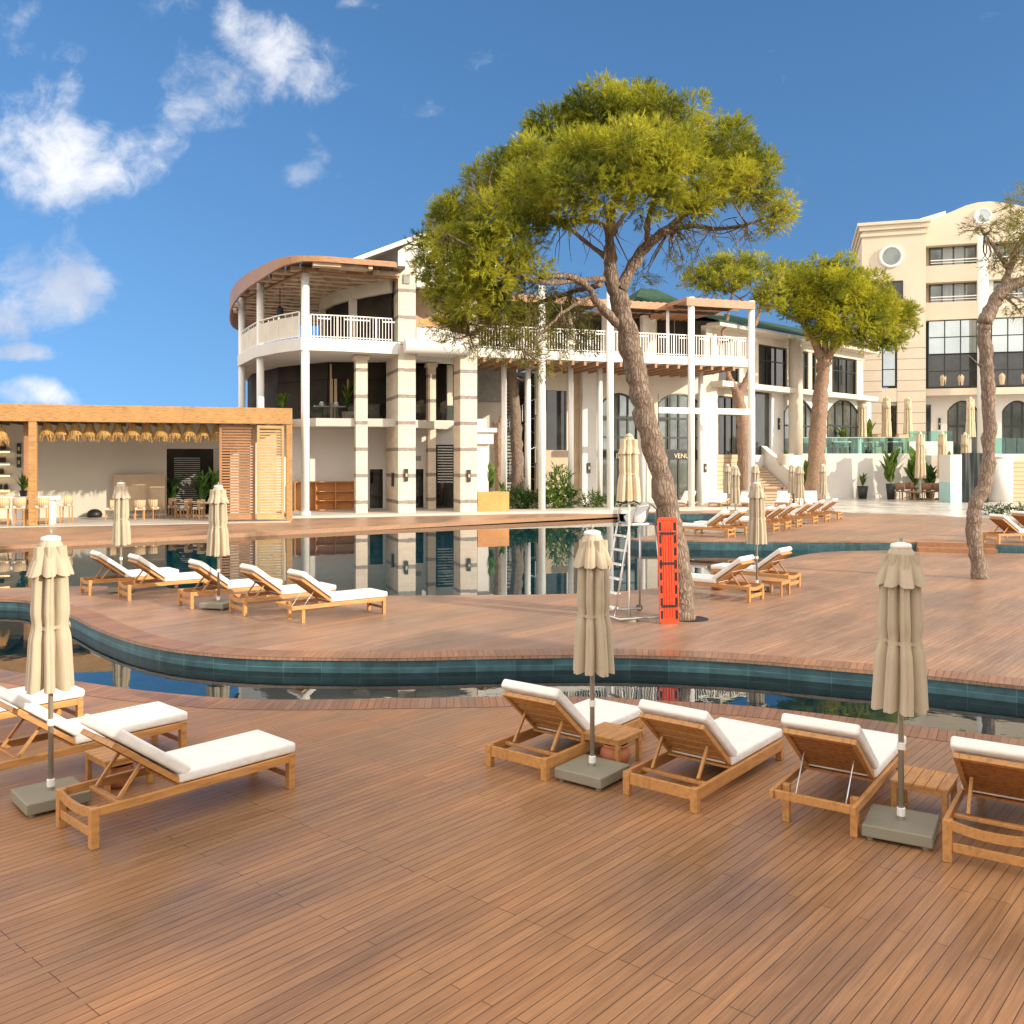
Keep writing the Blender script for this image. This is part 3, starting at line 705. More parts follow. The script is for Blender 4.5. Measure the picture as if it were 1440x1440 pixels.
# ------------------------------------------------------------------ closed umbrellas
def canopy_mesh(seed, zb=1.10, zt=2.50, rb=.225, folds=8, mat='canvas'):
    rnd = random.Random(seed); n = 160; rows = 26
    off = [rnd.uniform(-.25,.25) for _ in range(folds)]; dep = [rnd.uniform(.75,1.2) for _ in range(folds)]
    def fold(th, z):
        a = (th/(2*math.pi)*folds) % folds; i = int(a) % folds; f = a-int(a)
        f = min(1,max(0, f+off[i]*f*(1-f)*1.5+.04*math.sin(z*5+i)))
        return .80*math.sin(math.pi*f)**.75+.20*abs(math.sin(math.pi*2*f+.6*off[i]))**.8, dep[i], i
    mb = MB()
    zw = zb+.52*(zt-zb)*.82
    for r in range(rows+1):
        t = r/rows; z = zb+(zt-.06-zb)*t
        base = rb*(1-.22*min(1,t*1.6)) if t < .6 else rb*.785-(t-.6)*.06
        if abs(z-zw) < .12: base *= 1-.13*(1-abs(z-zw)/.12)
        for k in range(n):
            th = 2*math.pi*k/n; f, d, i = fold(th, z)
            rr = base*(.50+.54*f*d); zz = z
            if r == 0: zz = z-.035*f*d+.02
            mb.v.append((rr*math.cos(th), rr*math.sin(th), zz))
    for r in range(rows):
        for k in range(n):
            mb.f.append((r*n+k, r*n+(k+1)%n, (r+1)*n+(k+1)%n, (r+1)*n+k))
    cape = MB(); rows2 = 10; z0, z1 = zt-.33, zt
    for r in range(rows2+1):
        t = r/rows2; z = z0+(z1-z0)*t
        base = .078+.124*(1-t)**.80
        for k in range(n):
            th = 2*math.pi*k/n+.3; f, d, i = fold(th, z*.6)
            rr = base*(1+(.34*f*d-.25)*(1-t*.85)); zz = z-(.03*f-.02 if r == 0 else 0)*d
            cape.v.append((rr*math.cos(th), rr*math.sin(th), zz))
    for r in range(rows2):
        for k in range(n): cape.f.append((r*n+k, r*n+(k+1)%n, (r+1)*n+(k+1)%n, (r+1)*n+k))
    strap = MB()
    for r in (0,1):
        for k in range(n):
            th = 2*math.pi*k/n; f, d, i = fold(th, zw)
            rr = rb*.66*(.80+.26*f*d)+.012; strap.v.append((rr*math.cos(th), rr*math.sin(th), zw+(r-.5)*.034+.02*math.sin(th+1)))
    for k in range(n): strap.f.append((k,(k+1)%n,n+(k+1)%n,n+k))
    strap.bar((rb*.72,.0,zw),(rb*.78,.02,zw-.05),.02,.008)
    return mb, cape, strap
def umbrella(seed, mat='canvas', base=True):
    t = thing('closed_umbrella', 'closed umbrella', 'umbrella')
    if base:
        MB().box(-.28,.28,-.28,.28,.03,.135).build('base_plate', M['plate'], t, bevel=.012)
        for sx in (-1,1):
            for sy in (-1,1): MB().cyl(sx*.22,sy*.22,0,.03,.03,10).build('foot', M['plate'], t)
        MB().cyl(0,0,.135,.17,.03,16).build('socket', M['pole'], t)
    MB().cyl(0,0,.17 if base else 0,2.48,.024,14).build('pole', M['pole'], t, smooth=True)
    MB().lathe([(.03,.165),(.036,.17),(.036,.235),(.03,.24)],16).build('collar', M['whiteplastic'], t)
    MB().lathe([(.026,.74),(.034,.745),(.034,.80),(.026,.805)],16).build('collar', M['whiteplastic'], t)
    c, k, s = canopy_mesh(seed)
    co_ = c.build('canopy', M[mat], t, smooth=True); k.build('cape', M[mat], co_, smooth=True); s.build('tie', M[mat], co_, smooth=True)
    MB().lathe([(.082,2.487),(.09,2.50),(.082,2.525),(.03,2.54)],24).build('cap', M['whiteplastic'], t, smooth=True)
    MB().lathe([(.012,2.545),(.016,2.57),(.006,2.60)],10).build('finial', M['pole'], t, smooth=True)
    return t
um = [umbrella(3), umbrella(11)]
def put_umb(i, p, rz, label, group, sc=1.0, first=[True,True]):
    if first[i]:
        first[i] = False; o = um[i]; o.location = p; o.rotation_euler = (0,0,R(rz)); o.scale = (sc,)*3; o['label'] = label; o['group'] = group; return o
    return dup(um[i], p, R(rz), label, group, sc)
gU = 'closed umbrellas on the near deck'
put_umb(0, (-4.36,8.74,0), 42, 'closed taupe umbrella at far left standing among the left hand loungers', gU)
put_umb(1, (.818,9.42,0), 52, 'closed taupe umbrella beside the small table with a clay pot, nearest the middle', gU)
put_umb(0, (3.375,8.02,0), 60, 'closed taupe umbrella at right on a thick olive base before a small table', gU)
gM = 'closed umbrellas on the island deck'
put_umb(1, (-9.05,21.4,ZI), 20, 'closed umbrella between the two leftmost island loungers, in front of the bar', gM)
put_umb(0, (-6.05,19.05,ZI), 75, 'closed umbrella in front of the wooden shutters, between the middle island loungers', gM)
put_umb(1, (5.72,21.6,ZI), 100, 'closed umbrella between the two loungers right of the big pine', gM)
gF = 'closed umbrellas on the far deck'
def Gd(px, Y, z): return ((px-PX0)/F*Y, Y, z)
put_umb(0, Gd(1034,35.2,ZF), 10, 'yellow lit closed umbrella standing behind the nearest lounger of the receding row', gF)
put_umb(1, Gd(1023,46,ZF), 30, 'small distant closed umbrella just left of a brown pine trunk', gF)
put_umb(0, Gd(1062,41.5,ZF), 50, 'distant closed umbrella peeking out above the one right of the big pine', gF)
put_umb(1, Gd(1124,40,ZF), 80, 'closed umbrella standing in the middle of the receding lounger row', gF)
put_umb(0, Gd(1114,46,ZF), 25, 'closed umbrella half hidden behind the one in the middle of the lounger row', gF)
put_umb(1, Gd(1157,45,ZF), 120, 'closed umbrella in front of the thick pine trunk and white retaining wall', gF)

# ------------------------------------------------------------------ side tables and clay pots
def table(w, d, h, label):
    t = thing('side_table', label, 'side table', group='small wooden side tables')
    tp = MB(); n = 5
    for i in range(n): tp.box(-w/2,w/2,-d/2+i*d/n,-d/2+(i+1)*d/n-.006,h-.025,h)
    tp.build('table_top', M['teak'], t, bevel=.003)
    for sx in (-1,1):
        for sy in (-1,1): MB().box(sx*(w/2-.012),sx*(w/2-.06),sy*(d/2-.012),sy*(d/2-.06),0,h-.026).build('leg', M['teak'], t, bevel=.004)
    ap = MB()
    for sy in (-1,1): ap.box(-w/2+.062,w/2-.062,sy*(d/2-.018),sy*(d/2-.036),h-.075,h-.027)
    for sx in (-1,1): ap.box(sx*(w/2-.018),sx*(w/2-.036),-d/2+.062,d/2-.062,h-.075,h-.027)
    ap.build('apron', M['teak'], t)
    return t
def clay_pot(label, p, r=.15, h=.2):
    t = thing('clay_pot', label, 'pot', p, group='clay pots')
    MB().lathe([(r*.55,0),(r*.8,h*.15),(r*1.0,h*.5),(r*.92,h*.75),(r*.78,h*.86),(r*.86,h*.93),(r*.86,h),(r*.76,h),(r*.72,h*.85),(r*.8,h*.5),(r*.5,h*.1)],28).build('body', M['terracotta'], t, smooth=True)
    MB().cyl(0,0,h*.68,h*.70,r*.78,20).build('sand', M['black'], t)
    return t
t1 = table(.50,.50,.33,'low wooden table holding a clay pot beneath, between the two block legged loungers'); t1.location = (1.07,9.98,0); t1.rotation_euler[2] = R(52)
clay_pot('round clay pot under the small table by the middle umbrella', (1.10,9.84,0), .165, .24)
t2 = dup(t1, (3.80,8.52,0), R(55), 'low slatted wooden table beside the right umbrella, nothing beneath it')
t3 = dup(t1, (-3.95,9.30,0), R(47), 'low wooden table between the two front left loungers, mostly hidden')
clay_pot('clay pot under the table between the front left loungers', (-3.92,9.22,0), .15, .22)
p = G(1010,829,ZI); clay_pot('clay pot under the nearer lounger right of the big pine', (p.x,p.y,ZI), .2, .26)
p = G(1080,838,ZI); t4 = dup(t1, (p.x+.25,p.y+.25,ZI), R(50), 'low wooden table between the two loungers right of the big pine')

# ------------------------------------------------------------------ lifeguard chair, its umbrella, rescue board
lc = thing('lifeguard_chair', 'tall aluminium lifeguard chair with white bucket seat and ladder, beside the big pine', 'lifeguard chair', (2.32,17.95,ZI), R(203))
def rail_pt(t, y): return (.52-.34*t, y, 1.80*t+.02)
for sy in (-1,1):
    MB().tube([rail_pt(0,sy*.24), rail_pt(.5,sy*.235), rail_pt(1,sy*.23), (.10,sy*.23,1.84)], .021, 10).build('ladder_rail', M['steel'], lc, smooth=True)
    MB().tube([(.54,sy*.5,.07),(-.50,sy*.5,.07)], .022, 10).build('base_rail', M['steel'], lc, smooth=True)
    MB().tube([(-.46,sy*.46,.09),(-.36,sy*.28,1.82)], .021, 10).build('rear_leg', M['steel'], lc, smooth=True)
    MB().tube([(.12,sy*.27,1.84),(.13,sy*.31,2.05),(.02,sy*.32,2.16),(-.25,sy*.32,2.20),(-.38,sy*.30,2.10),(-.37,sy*.28,1.83)], .016, 8).build('armrest', M['steel'], lc, smooth=True)
    wh = MB().tube([(-.52,sy*.55,.065),(-.52,sy*.60,.065)], .065, 18); wh.build('wheel', M['black'], lc)
MB().tube([(.54,-.5,.07),(.54,.5,.07)], .022, 10).build('base_rail', M['steel'], lc, smooth=True)
MB().tube([(.12,-.27,1.82),(.12,.27,1.82),(-.37,.28,1.82),(-.37,-.28,1.82),(.12,-.27,1.82)], .018, 8).build('seat_frame', M['steel'], lc)
for i in range(6):
    x, _, z = rail_pt(.12+.15*i, 0); MB().box(x-.06,x+.06,-.22,.22,z-.015,z+.015).build('step', M['whiteplastic'], lc, bevel=.006)
seat = MB(); n = 20
prof = []
for i in range(9):
    t = i/8
    for k in range(n):
        th = 2*math.pi*k/n; bk_ = .5-.5*math.cos(th)   # higher at the back (x<0)
        r = .17+.06*t**.6; x = r*math.cos(th)*1.0-.10; y = r*math.sin(th)*1.12
        seat.v.append((x-.06*t*bk_, y, 1.83+(.10+.30*bk_**1.3)*t))
for i in range(8):
    for k in range(n): seat.f.append((i*n+k,i*n+(k+1)%n,(i+1)*n+(k+1)%n,(i+1)*n+k))
seat.f.append(tuple(range(n-1,-1,-1)))
so2 = seat.build('bucket_seat', M['whiteplastic'], lc, smooth=True); md = so2.modifiers.new('Solidify','SOLIDIFY'); md.thickness = .018
lu = thing('lifeguard_umbrella', 'closed tan umbrella standing on its tall pole behind the lifeguard chair', 'umbrella', (2.22,17.55,ZI), R(20))
MB().cyl(0,0,0,3.5,.022,12).build('pole', M['whiteplastic'], lu, smooth=True)
MB().lathe([(.17,0),(.17,.05),(.04,.07),(.035,.2)],16).build('base_plate', M['plate'], lu)
c, k, s = canopy_mesh(21, 2.28, 3.50, .25)
a = c.build('canopy', M['beige_canvas'], lu, smooth=True); k.build('cape', M['beige_canvas'], a, smooth=True); s.build('tie', M['beige_canvas'], a, smooth=True)
MB().lathe([(.09,3.49),(.05,3.54),(.01,3.56)],14).build('cap', M['beige_canvas'], lu, smooth=True)

rb = thing('rescue_board', 'orange red spine board with black straps leaning on the big pine trunk', 'rescue board', (2.93,17.22,ZI), R(6))
Mt = Matrix.Rotation(R(-5), 4, 'X')
body = MB(); Hh, Wd = 1.97, .185
body.box(-.115,.115,-.012,.012,0.02,Hh-.02)
for sx in (-1,1):
    body.box(sx*.165,sx*Wd,-.022,.022,.03,Hh-.03)
    zz = .02
    for i in range(9):
        body.box(sx*.116,sx*.164,-.018,.018,zz,zz+.06); zz += (Hh-.10)/8
for x in (-.075,-.03,.03,.075): body.box(x-.011,x+.011,-.024,-.0125,.12,Hh-.16)
body.box(-.16,.16,-.023,.023,0,.05); body.box(-.16,.16,-.023,.023,Hh-.05,Hh+.01)
body.xf(Mt); body.build('board', M['orange'], rb, bevel=.004)
for z in (.33,1.12,1.68):
    s_ = MB().box(-.15,.15,-.036,-.026,z-.022,z+.022).xf(Mt); s_.build('strap', M['black'], rb)
bp = MB()
for i in range(8):
    for sx in (-1,1): bp.box(sx*.118,sx*.162,-.006,.006,.10+i*.234,.10+i*.234+.14)
bp.xf(Mt); bp.build('handle_slots', M['black'], rb)
# ------------------------------------------------------------------ helpers for buildings
def arch_window(t, s0, s1, z0, zs, rise, k, nv=3, hs=(), glass='curtainglass', fw=.10, name='window', top=None, wall='white', depth=.3):
    """arched opening: frame in front, glass a little behind"""
    n = 14; arc = [(s0+(s1-s0)*i/n, zs+rise*math.sin(math.pi*i/n)**.75) for i in range(n+1)]
    gl = MB().face_prism([(s0,z0)]+arc+[(s1,z0)], k-.03, k+.02)
    w = gl.build(name, M[glass], t)
    if top: MB().face_prism(arc+[(s1,top),(s0,top)], k-.12, k-.12+depth).build('arch_wall', M[wall], t)
    fr = MB()
    for (a,b),(c,d) in zip(arc[:-1],arc[1:]): fr.bar((a,k-.06,b-fw*.5),(c,k-.06,d-fw*.5),.10,fw)
    fr.box(s0-fw/2,s0+fw/2,k-.11,k-.01,z0,zs); fr.box(s1-fw/2,s1+fw/2,k-.11,k-.01,z0,zs)
    for i in range(1,nv):
        x = s0+(s1-s0)*i/nv; top = zs+rise*math.sin(math.pi*i/nv)**.75
        fr.box(x-fw*.4,x+fw*.4,k-.10,k-.012,z0,top)
    for h in hs: fr.box(s0+fw/2,s1-fw/2,k-.105,k-.008,h-fw*.45,h+fw*.45)
    fr.build('frame', M['frame'], w); return w
def rect_window(t, s0, s1, z0, z1, k, nv=3, hs=(), glass='glass', fw=.09, frame='frame', name='window'):
    w = MB().box(s0,s1,k-.02,k+.03,z0,z1).build(name, M[glass], t)
    fr = MB(); fr.box(s0-fw,s0,k-.10,k+.02,z0-fw,z1+fw); fr.box(s1,s1+fw,k-.10,k+.02,z0-fw,z1+fw)
    fr.box(s0,s1,k-.098,k+.02,z1,z1+fw); fr.box(s0,s1,k-.098,k+.02,z0-fw,z0)
    for i in range(1,nv):
        x = s0+(s1-s0)*i/nv; fr.box(x-fw*.35,x+fw*.35,k-.09,k-.025,z0,z1)
    for h in hs: fr.box(s0,s1,k-.085,k-.028,h-fw*.35,h+fw*.35)
    fr.build('frame', M[frame], w); return w
def railing(t, pts, z0, z1, sp=.16, mat='paint', wave=True, posts=2.0):
    """vertical bars and two rails along a polyline of (s,k)"""
    mb = MB()
    for (a,b),(c,d) in zip(pts[:-1],pts[1:]):
        ln = math.hypot(c-a,d-b); n = max(1,int(ln/sp))
        mb.bar((a,b,z1),(c,d,z1),.07,.05); mb.bar((a,b,z0+.1),(c,d,z0+.1),.05,.04)
        for i in range(n+1):
            f = i/n; x, y = a+(c-a)*f, b+(d-b)*f
            th = .029 if i % 8 else .08
            mb.box(x-th/2,x+th/2,y-.02,y+.02,z0,z1-.03)
            if wave and i % 8 == 4: mb.box(x-.30,x+.30,y-.018,y+.018,z1-.20,z1-.14)
    return mb.build('railing', M[mat], t)
def sconce(t, s, k, z, h=.5):
    o = MB().box(s-.09,s+.09,k-.10,k-.003,z-h/2,z+h/2).build('wall_lamp', M['frame'], t)
    MB().box(s-.05,s+.05,k-.13,k-.102,z-.08,z+.08).build('lamp_shade', M['tan'], o)
def blades(mat, parent, name, base, h, n, spread, w, seed, droop=.2):
    rnd = random.Random(seed); mb = MB()
    for i in range(n):
        an = rnd.uniform(0,6.28); rr = rnd.uniform(.3,1)*spread
        b = Vector(base)+Vector((rnd.uniform(-.05,.05),rnd.uniform(-.05,.05),rnd.uniform(0,h*.45)))
        leaf_blade(mb, b, b+Vector((math.cos(an)*rr, math.sin(an)*rr, h*rnd.uniform(.35,.62))), w*rnd.uniform(.7,1.2), droop)
    return mb.build(name, M[mat], parent, smooth=True)
def bush(parent, name, mat, clumps, dens, ln, wd, m=10):
    P, D = crown_points(clumps, dens, .4, .3); return tri_object(name, tufts_mesh(P, D, ln, wd, m, 1.1), M[mat], parent)

# ================================================================== poolside bar (cabana)
K = Fr(-19.95, 38.4, 17.5)
bar_ = thing('poolside_bar', 'open wooden poolside bar with thick orange beam roof, shutters and cream back wall', 'bar pavilion', (K.O[0],K.O[1],0), K.a)
sR = K.s_(411,0); sL = -11.0; KD = 6.0
z0, z1 = 4.86, 5.58
MB().box(sL,sR,0,.32,z0,z1).build('roof_beam', M['beam'], bar_, bevel=.02)
MB().box(sR-.3,sR-.002,.322,KD+.4,z0+.004,z1-.004).build('roof_beam', M['beam'], bar_)
MB().box(sL,sR-.302,.324,KD+.4,z0+.25,z1-.06).build('roof', M['pergola_dark'], bar_)
jo = MB()
for i in range(30):
    x = sL+.3+i*(sR-sL-.6)/29; jo.box(x-.05,x+.05,.33,KD,z0+.02,z0+.248)
jo.build('joists', M['pergola_dark'], bar_)
for px0, px1, kk in ((39.5,51,0),(402.5,411,.02)):
    MB().box(K.s_(px0,kk),K.s_(px1,kk),kk+.02,kk+.33,ZF,z0-.003).build('post', M['beam'], bar_, bevel=.02)
MB().box(sL+.01,sL+.32,.02,.33,ZF,z0-.003).build('post', M['beam'], bar_, bevel=.02)
MB().box(sL+.02,sL+.25,.6,KD-.002,ZF+.013,z0-.002).build('side_wall', M['greige'], bar_)
MB().box(K.s_(33,1.2),K.s_(40,1.2),1.2,1.5,ZF,z0+.01).build('post', M['redwood'], bar_, bevel=.02)
# back wall with a dark screened opening
sa, sb2 = K.s_(234,KD), K.s_(306,KD)
zt_ = K.z_(265,631,KD)
MB().box(sL,sa,KD,KD+.25,ZF,z0+.24).build('back_wall', M['greige'], bar_)
MB().box(sa+.002,sR-.35,KD+.002,KD+.25,zt_,z0+.24).build('lintel', M['greige'], bar_)
MB().box(sb2+.6,sR-.35,KD+.004,KD+.25,ZF,zt_-.002).build('back_wall', M['greige'], bar_)
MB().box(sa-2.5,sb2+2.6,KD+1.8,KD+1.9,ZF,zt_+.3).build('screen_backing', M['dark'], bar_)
scn = MB()
for i in range(26): scn.box(sa+.3,sa+.3+(sb2-sa)*.52,KD+1.2,KD+1.24,ZF+.2+i*.105,ZF+.245+i*.105)
scn.build('louvre_screen', M['greycloth'], bar_)
MB().box(sa+2.2,sa+2.6,KD+1.3,KD+1.5,ZF,zt_).build('screen_post', M['greige'], bar_)
MB().box(sL,sR-.1,.34,KD,ZF-.04,ZF+.012).build('floor', M['concrete'], bar_)
MB().box(sL,sR-.1,-.55,.338,ZF-.03,ZF+.014).build('threshold', M['concrete'], bar_)
# shutters
def shutter(p0, p1, k, mat, label):
    s0, s1 = K.s_(p0,k), K.s_(p1,k); zb, zt = ZF+.10, z0-.06
    o = MB(); o.box(s0,s0+.11,k,k+.07,zb,zt); o.box(s1-.11,s1,k,k+.07,zb,zt); o.box(s0+.112,s1-.112,k,k+.07,zt-.14,zt); o.box(s0+.112,s1-.112,k,k+.07,zb,zb+.2)
    sh = o.build('shutter', M[mat], bar_)
    l = MB(); n = 31
    for i in range(n):
        z = zb+.22+i*(zt-zb-.38)/n
        l.add([(s0+.112,k+.005,z),(s1-.112,k+.005,z),(s1-.112,k+.06,z+.07),(s0+.112,k+.06,z+.07),(s0+.112,k+.012,z-.012),(s1-.112,k+.012,z-.012),(s1-.112,k+.067,z+.058),(s0+.112,k+.067,z+.058)],
              [(0,1,2,3),(7,6,5,4),(0,4,5,1),(3,2,6,7)])
    l.build('louvres', M[mat], sh); sh['label'] = label
shutter(308.5, 359, .36, 'redwood', 'louvred shutter with shade painted into its reddish wood')
shutter(361.5, 399.5, .12, 'shutter', 'louvred shutter with sunlight painted into its pale wood')
# bar counter, shelves
ct = thing('bar_counter', 'white bar counter under the straw lamps at far left', 'counter', tuple(K.pt(K.s_(35,1.1),1.1,ZF+.014)), K.a)
MB().box(-4.5,1.35,-.35,.45,1.05,1.2).build('worktop', M['whiteplastic'], ct, bevel=.01)
MB().box(-.45,-.05,-.25,.35,0,1.049).build('panel', M['whiteplastic'], ct); MB().box(.95,1.15,-.25,.35,0,1.049).build('panel', M['whiteplastic'], ct)
MB().box(-4.5,-1.2,-.2,.3,0,1.049).build('panel', M['whiteplastic'], ct)
shf = MB(); shl = MB(); bt = MB()
sx0, sx1 = K.s_(-60,KD), K.s_(17,KD)
for i, py in enumerate((635,652.5,668.5,690)):
    z = K.z_(8,py,KD); shf.box(sx0,sx1,KD-.35,KD-.002,z,z+.07); shl.box(sx0,sx1-.05,KD-.30,KD-.25,z-.045,z-.003)
    rnd = random.Random(i)
    for j in range(24):
        if rnd.random() < .7:
            x = sx0+.2+j*(sx1-sx0-.3)/24; bt.lathe([(.05,z+.072),(.05,z+.072+rnd.uniform(.12,.2)),(.018,z+.32),(.018,z+.36)],8,x,KD-.18)
shelf = shf.build('shelf', M['greige'], bar_); shl.build('shelf_light', M['warmlight'], shelf)
bo = bt.build('bottles', M['black'], None); bo.location = (K.O[0],K.O[1],0); bo.rotation_euler = (0,0,K.a); bo['kind'] = 'stuff'
tag(bo, 'dark bottles crowded on the lit bar shelves at far left', 'bottles')
for py in (631,650):
    s = K.s_(27,KD); z = K.z_(27,py,KD); sconce(bar_, s, KD, z, .5)
# straw pendant lamps in a row
def straw_lamp(label, p, seed):
    t = thing('pendant_lamp', label, 'lamp', p, group='straw pendant lamps')
    MB().cyl(0,0,-.05,.34,.012,6).build('cord', M['black'], t)
    rnd = random.Random(seed); mb = MB().lathe([(.13,0),(.20,-.25),(.27,-.50),(.24,-.50),(.12,-.1)],20)
    for i in range(150):
        a = rnd.uniform(0,6.28); r0 = rnd.uniform(.14,.26); zz = -.05-(r0-.14)*3.2
        mb.bar((r0*math.cos(a),r0*math.sin(a),zz),((r0+.10)*math.cos(a+rnd.uniform(-.2,.2)),(r0+.10)*math.sin(a),zz-rnd.uniform(.2,.42)),.014,.006)
    mb.build('straw_shade', M['straw'], t); return t
pend = None
ords = ['first','second','third','fourth','fifth','sixth','seventh','eighth','ninth','tenth','eleventh','twelfth','thirteenth']
for i in range(13):
    px = 66+i*20; kk = .95 + (.12 if i % 2 else 0)
    s = K.s_(px,kk); p = K.pt(s,kk,z0-.03); lb = ords[i]+' straw lamp from the left in the row under the long orange beam'
    if pend is None: pend = straw_lamp(lb, tuple(p), 4)
    else: dup(pend, tuple(p), i*1.3, lb)
dup(pend, tuple(K.pt(K.s_(2,1.0),1.0,z0-.25)), .5, 'straw lamp hanging alone above the white counter at the left edge')
# chairs and tables in the bar
def chair(label, p, rz, seat=.45, mat='basket', group='rattan chairs in the poolside bar', cush=True):
    t = thing('chair', label, 'chair', p, rz, group)
    for sx in (-1,1):
        for sy in (-1,1): MB().box(sx*.19-.02,sx*.19+.02,sy*.19-.02,sy*.19+.02,0,seat-.002).build('leg', M['teak'], t)
    MB().box(-.24,.24,-.24,.24,seat,seat+.05).build('seat', M[mat], t, bevel=.015)
    if cush: MB().box(-.22,.22,-.22,.22,seat+.052,seat+.11).build('cushion', M['cushion'], t, bevel=.02)
    b = MB(); n = 10
    for i in range(n):
        a0, a1_ = math.pi*(.5+i/n), math.pi*(.5+(i+1)/n)
        p0 = (.25*math.cos(a0),.26*math.sin(a0)); p1 = (.25*math.cos(a1_),.26*math.sin(a1_))
        b.add([(p0[0],p0[1],seat+.06),(p1[0],p1[1],seat+.06),(p1[0]*1.12,p1[1]*1.08,seat+.46),(p0[0]*1.12,p0[1]*1.08,seat+.46)],[(0,1,2,3)])
    o = b.build('backrest', M[mat], t, smooth=True); md = o.modifiers.new('Solidify','SOLIDIFY'); md.thickness = .03
    if seat > .6:
        r = MB()
        for sx in (-1,1): r.box(sx*.19-.012,sx*.19+.012,-.168,.168,.22,.25)
        r.build('footrest', M['teak'], t)
    return t
zfl = ZF+.014
stool = chair('tall bar stool with cream seat left of the orange post, at the white counter', tuple(K.pt(K.s_(28,.2),.2,zfl)), K.a+R(90), .72)
dup(stool, tuple(K.pt(K.s_(60,.2),.2,zfl)), K.a+R(85), 'tall bar stool just right of the orange post, at the white counter')
dup(stool, tuple(K.pt(K.s_(93,1.6),1.6,zfl)), K.a+R(170), 'tall bar stool at the right end of the white counter')
dup(stool, tuple(K.pt(K.s_(4,.2),.2,zfl)), K.a+R(95), 'tall bar stool at the left edge of the picture')
ch0 = None
for px, kk, rz, lb in [(155,3.2,200,'rattan chair left of the leftmost island umbrella, by the beige panel'),(196,3.0,120,'rattan chair just right of the leftmost island umbrella'),(216,3.4,60,'rattan chair in front of the beige wall panel'),
                       (280,2.6,180,'chair at the dining tables nearest the reddish shutter'),(262,3.6,180,'chair at the dining table under the dark plants'),(245,4.6,0,'chair at the far end of the dining tables')]:
    p = tuple(K.pt(K.s_(px,kk),kk,zfl))
    if ch0 is None: ch0 = chair(lb, p, R(rz))
    else: dup(ch0, p, R(rz), lb)
MB().box(K.s_(160,KD-.4),K.s_(232,KD-.4),KD-.4,KD-.25,ZF+.3,K.z_(200,667,KD-.4)).build('wall_panel', M['tan'], bar_)
tb = None
for i, (px, kk) in enumerate([(292,2.4),(275,3.4),(258,4.4)]):
    lb = ['nearest','middle','farthest'][i]+' wooden dining table beside the dark plants in the bar'
    p = tuple(K.pt(K.s_(px,kk),kk,zfl))
    if tb is None:
        tb = thing('dining_table', lb, 'table', p, K.a, 'dining tables in the bar')
        MB().box(-.42,.42,-.4,.4,.72,.76).build('table_top', M['teak'], tb, bevel=.008)
        for sx in (-1,1):
            for sy in (-1,1): MB().box(sx*.36-.03,sx*.36+.03,sy*.34-.03,sy*.34+.03,0,.719).build('leg', M['teak'], tb)
        MB().box(-.15,.05,-.1,.1,.762,.80).build('napkin', M['cushion'], tb, bevel=.015)
    else: dup(tb, p, K.a, lb)
bg_ = thing('bean_bag', 'small black bag lying on the bar floor against the cream wall', 'bag', tuple(K.pt(K.s_(133,KD-.5),KD-.5,zfl)))
MB().lathe([(.30,0),(.36,.12),(.30,.28),(.16,.38),(.05,.40)],16).build('body', M['black'], bg_, smooth=True)
for i, (px, h) in enumerate([(243,2.2),(283,2.3),(300,2.5)]):
    t = thing('potted_plant', ['leftmost','middle','rightmost'][i]+' dark leafy plant in the screened opening of the bar', 'plant', tuple(K.pt(K.s_(px,KD+.6),KD+.6,ZF)), i, 'dark plants behind the bar')
    MB().lathe([(.18,0),(.24,.45),(.2,.45)],14).build('pot', M['black'], t)
    blades('dark_leaf', t, 'leaves', (0,0,.4), h, 34, .85, .24, 30+i, .3)
t = thing('potted_plant', 'leafy plant on the white counter beside the orange post', 'plant', tuple(K.pt(K.s_(33,1.0),1.0,ZF+1.214)), 0, None)
MB().lathe([(.12,0),(.16,.25),(.13,.25)],12).build('pot', M['black'], t); blades('leaf', t, 'leaves', (0,0,.2), 1.0, 22, .45, .12, 5)

# ================================================================== main hotel building
B = Fr(-10.0, 44.7, 18.5)
hb = thing('hotel_building', 'cream hotel building with banded stone columns, white poles and wooden roof pergolas', 'building', (B.O[0],B.O[1],0), B.a)
GZ, T1, S0, S1 = .60, 5.35, 8.55, 9.15      # ground, terrace floor, balcony slab
ps = MB().box(-.8,27,-.9,12,ZF-.1,GZ); pav = ps.build('paving', M['concrete']); pav.location=(B.O[0],B.O[1],0); pav.rotation_euler=(0,0,B.a); struct(pav)
def W(pts): return [B.loc(x,y) for x,y in pts]
slab = W([(-5.7,46.2),(-8,45.1),(-10.15,44.45),(-11.6,45.7),(-13.25,47.7),(-15.5,52.2),(-16.8,57.5),(-17.8,62),(-14,66),(-2,66),(-3,52)])
MB().prism(slab, S0, S1).build('balcony_slab', M['white'], hb)
MB().prism(W([(-5.7,47.0),(-9.8,46.2),(-12.6,48.6),(-14.8,52.6),(-16.2,57.5),(-14,63),(-2,64),(-3,52)]), T1-.4, T1).build('terrace_floor', M['concrete'], hb)
def wall_line(pts, z0, z1, th, name, mat):
    mb = MB()
    for p, q in zip(pts[:-1],pts[1:]): mb.bar((p[0],p[1],(z0+z1)/2),(q[0],q[1],(z0+z1)/2),th,z1-z0)
    return mb.build(name, M[mat], hb)
wall_line(W([(-5.3,50.6),(-10,50.2),(-13.4,53),(-16,57),(-17.4,61)]), T1+.003, S0-.003, .1, 'glass_wall', 'dark')
wall_line(W([(-5.3,50.4),(-9.9,50.0),(-13.3,52.8),(-15.8,57)]), S0-.9, S0-.006, .12, 'ceiling_beam', 'dark')
cu = MB()
for px in (464,470,488): cu.box(B.s_(px,4.9),B.s_(px+4,4.9),4.9,4.95,T1,S0-.1)
cu.build('curtain', M['tan'], hb)
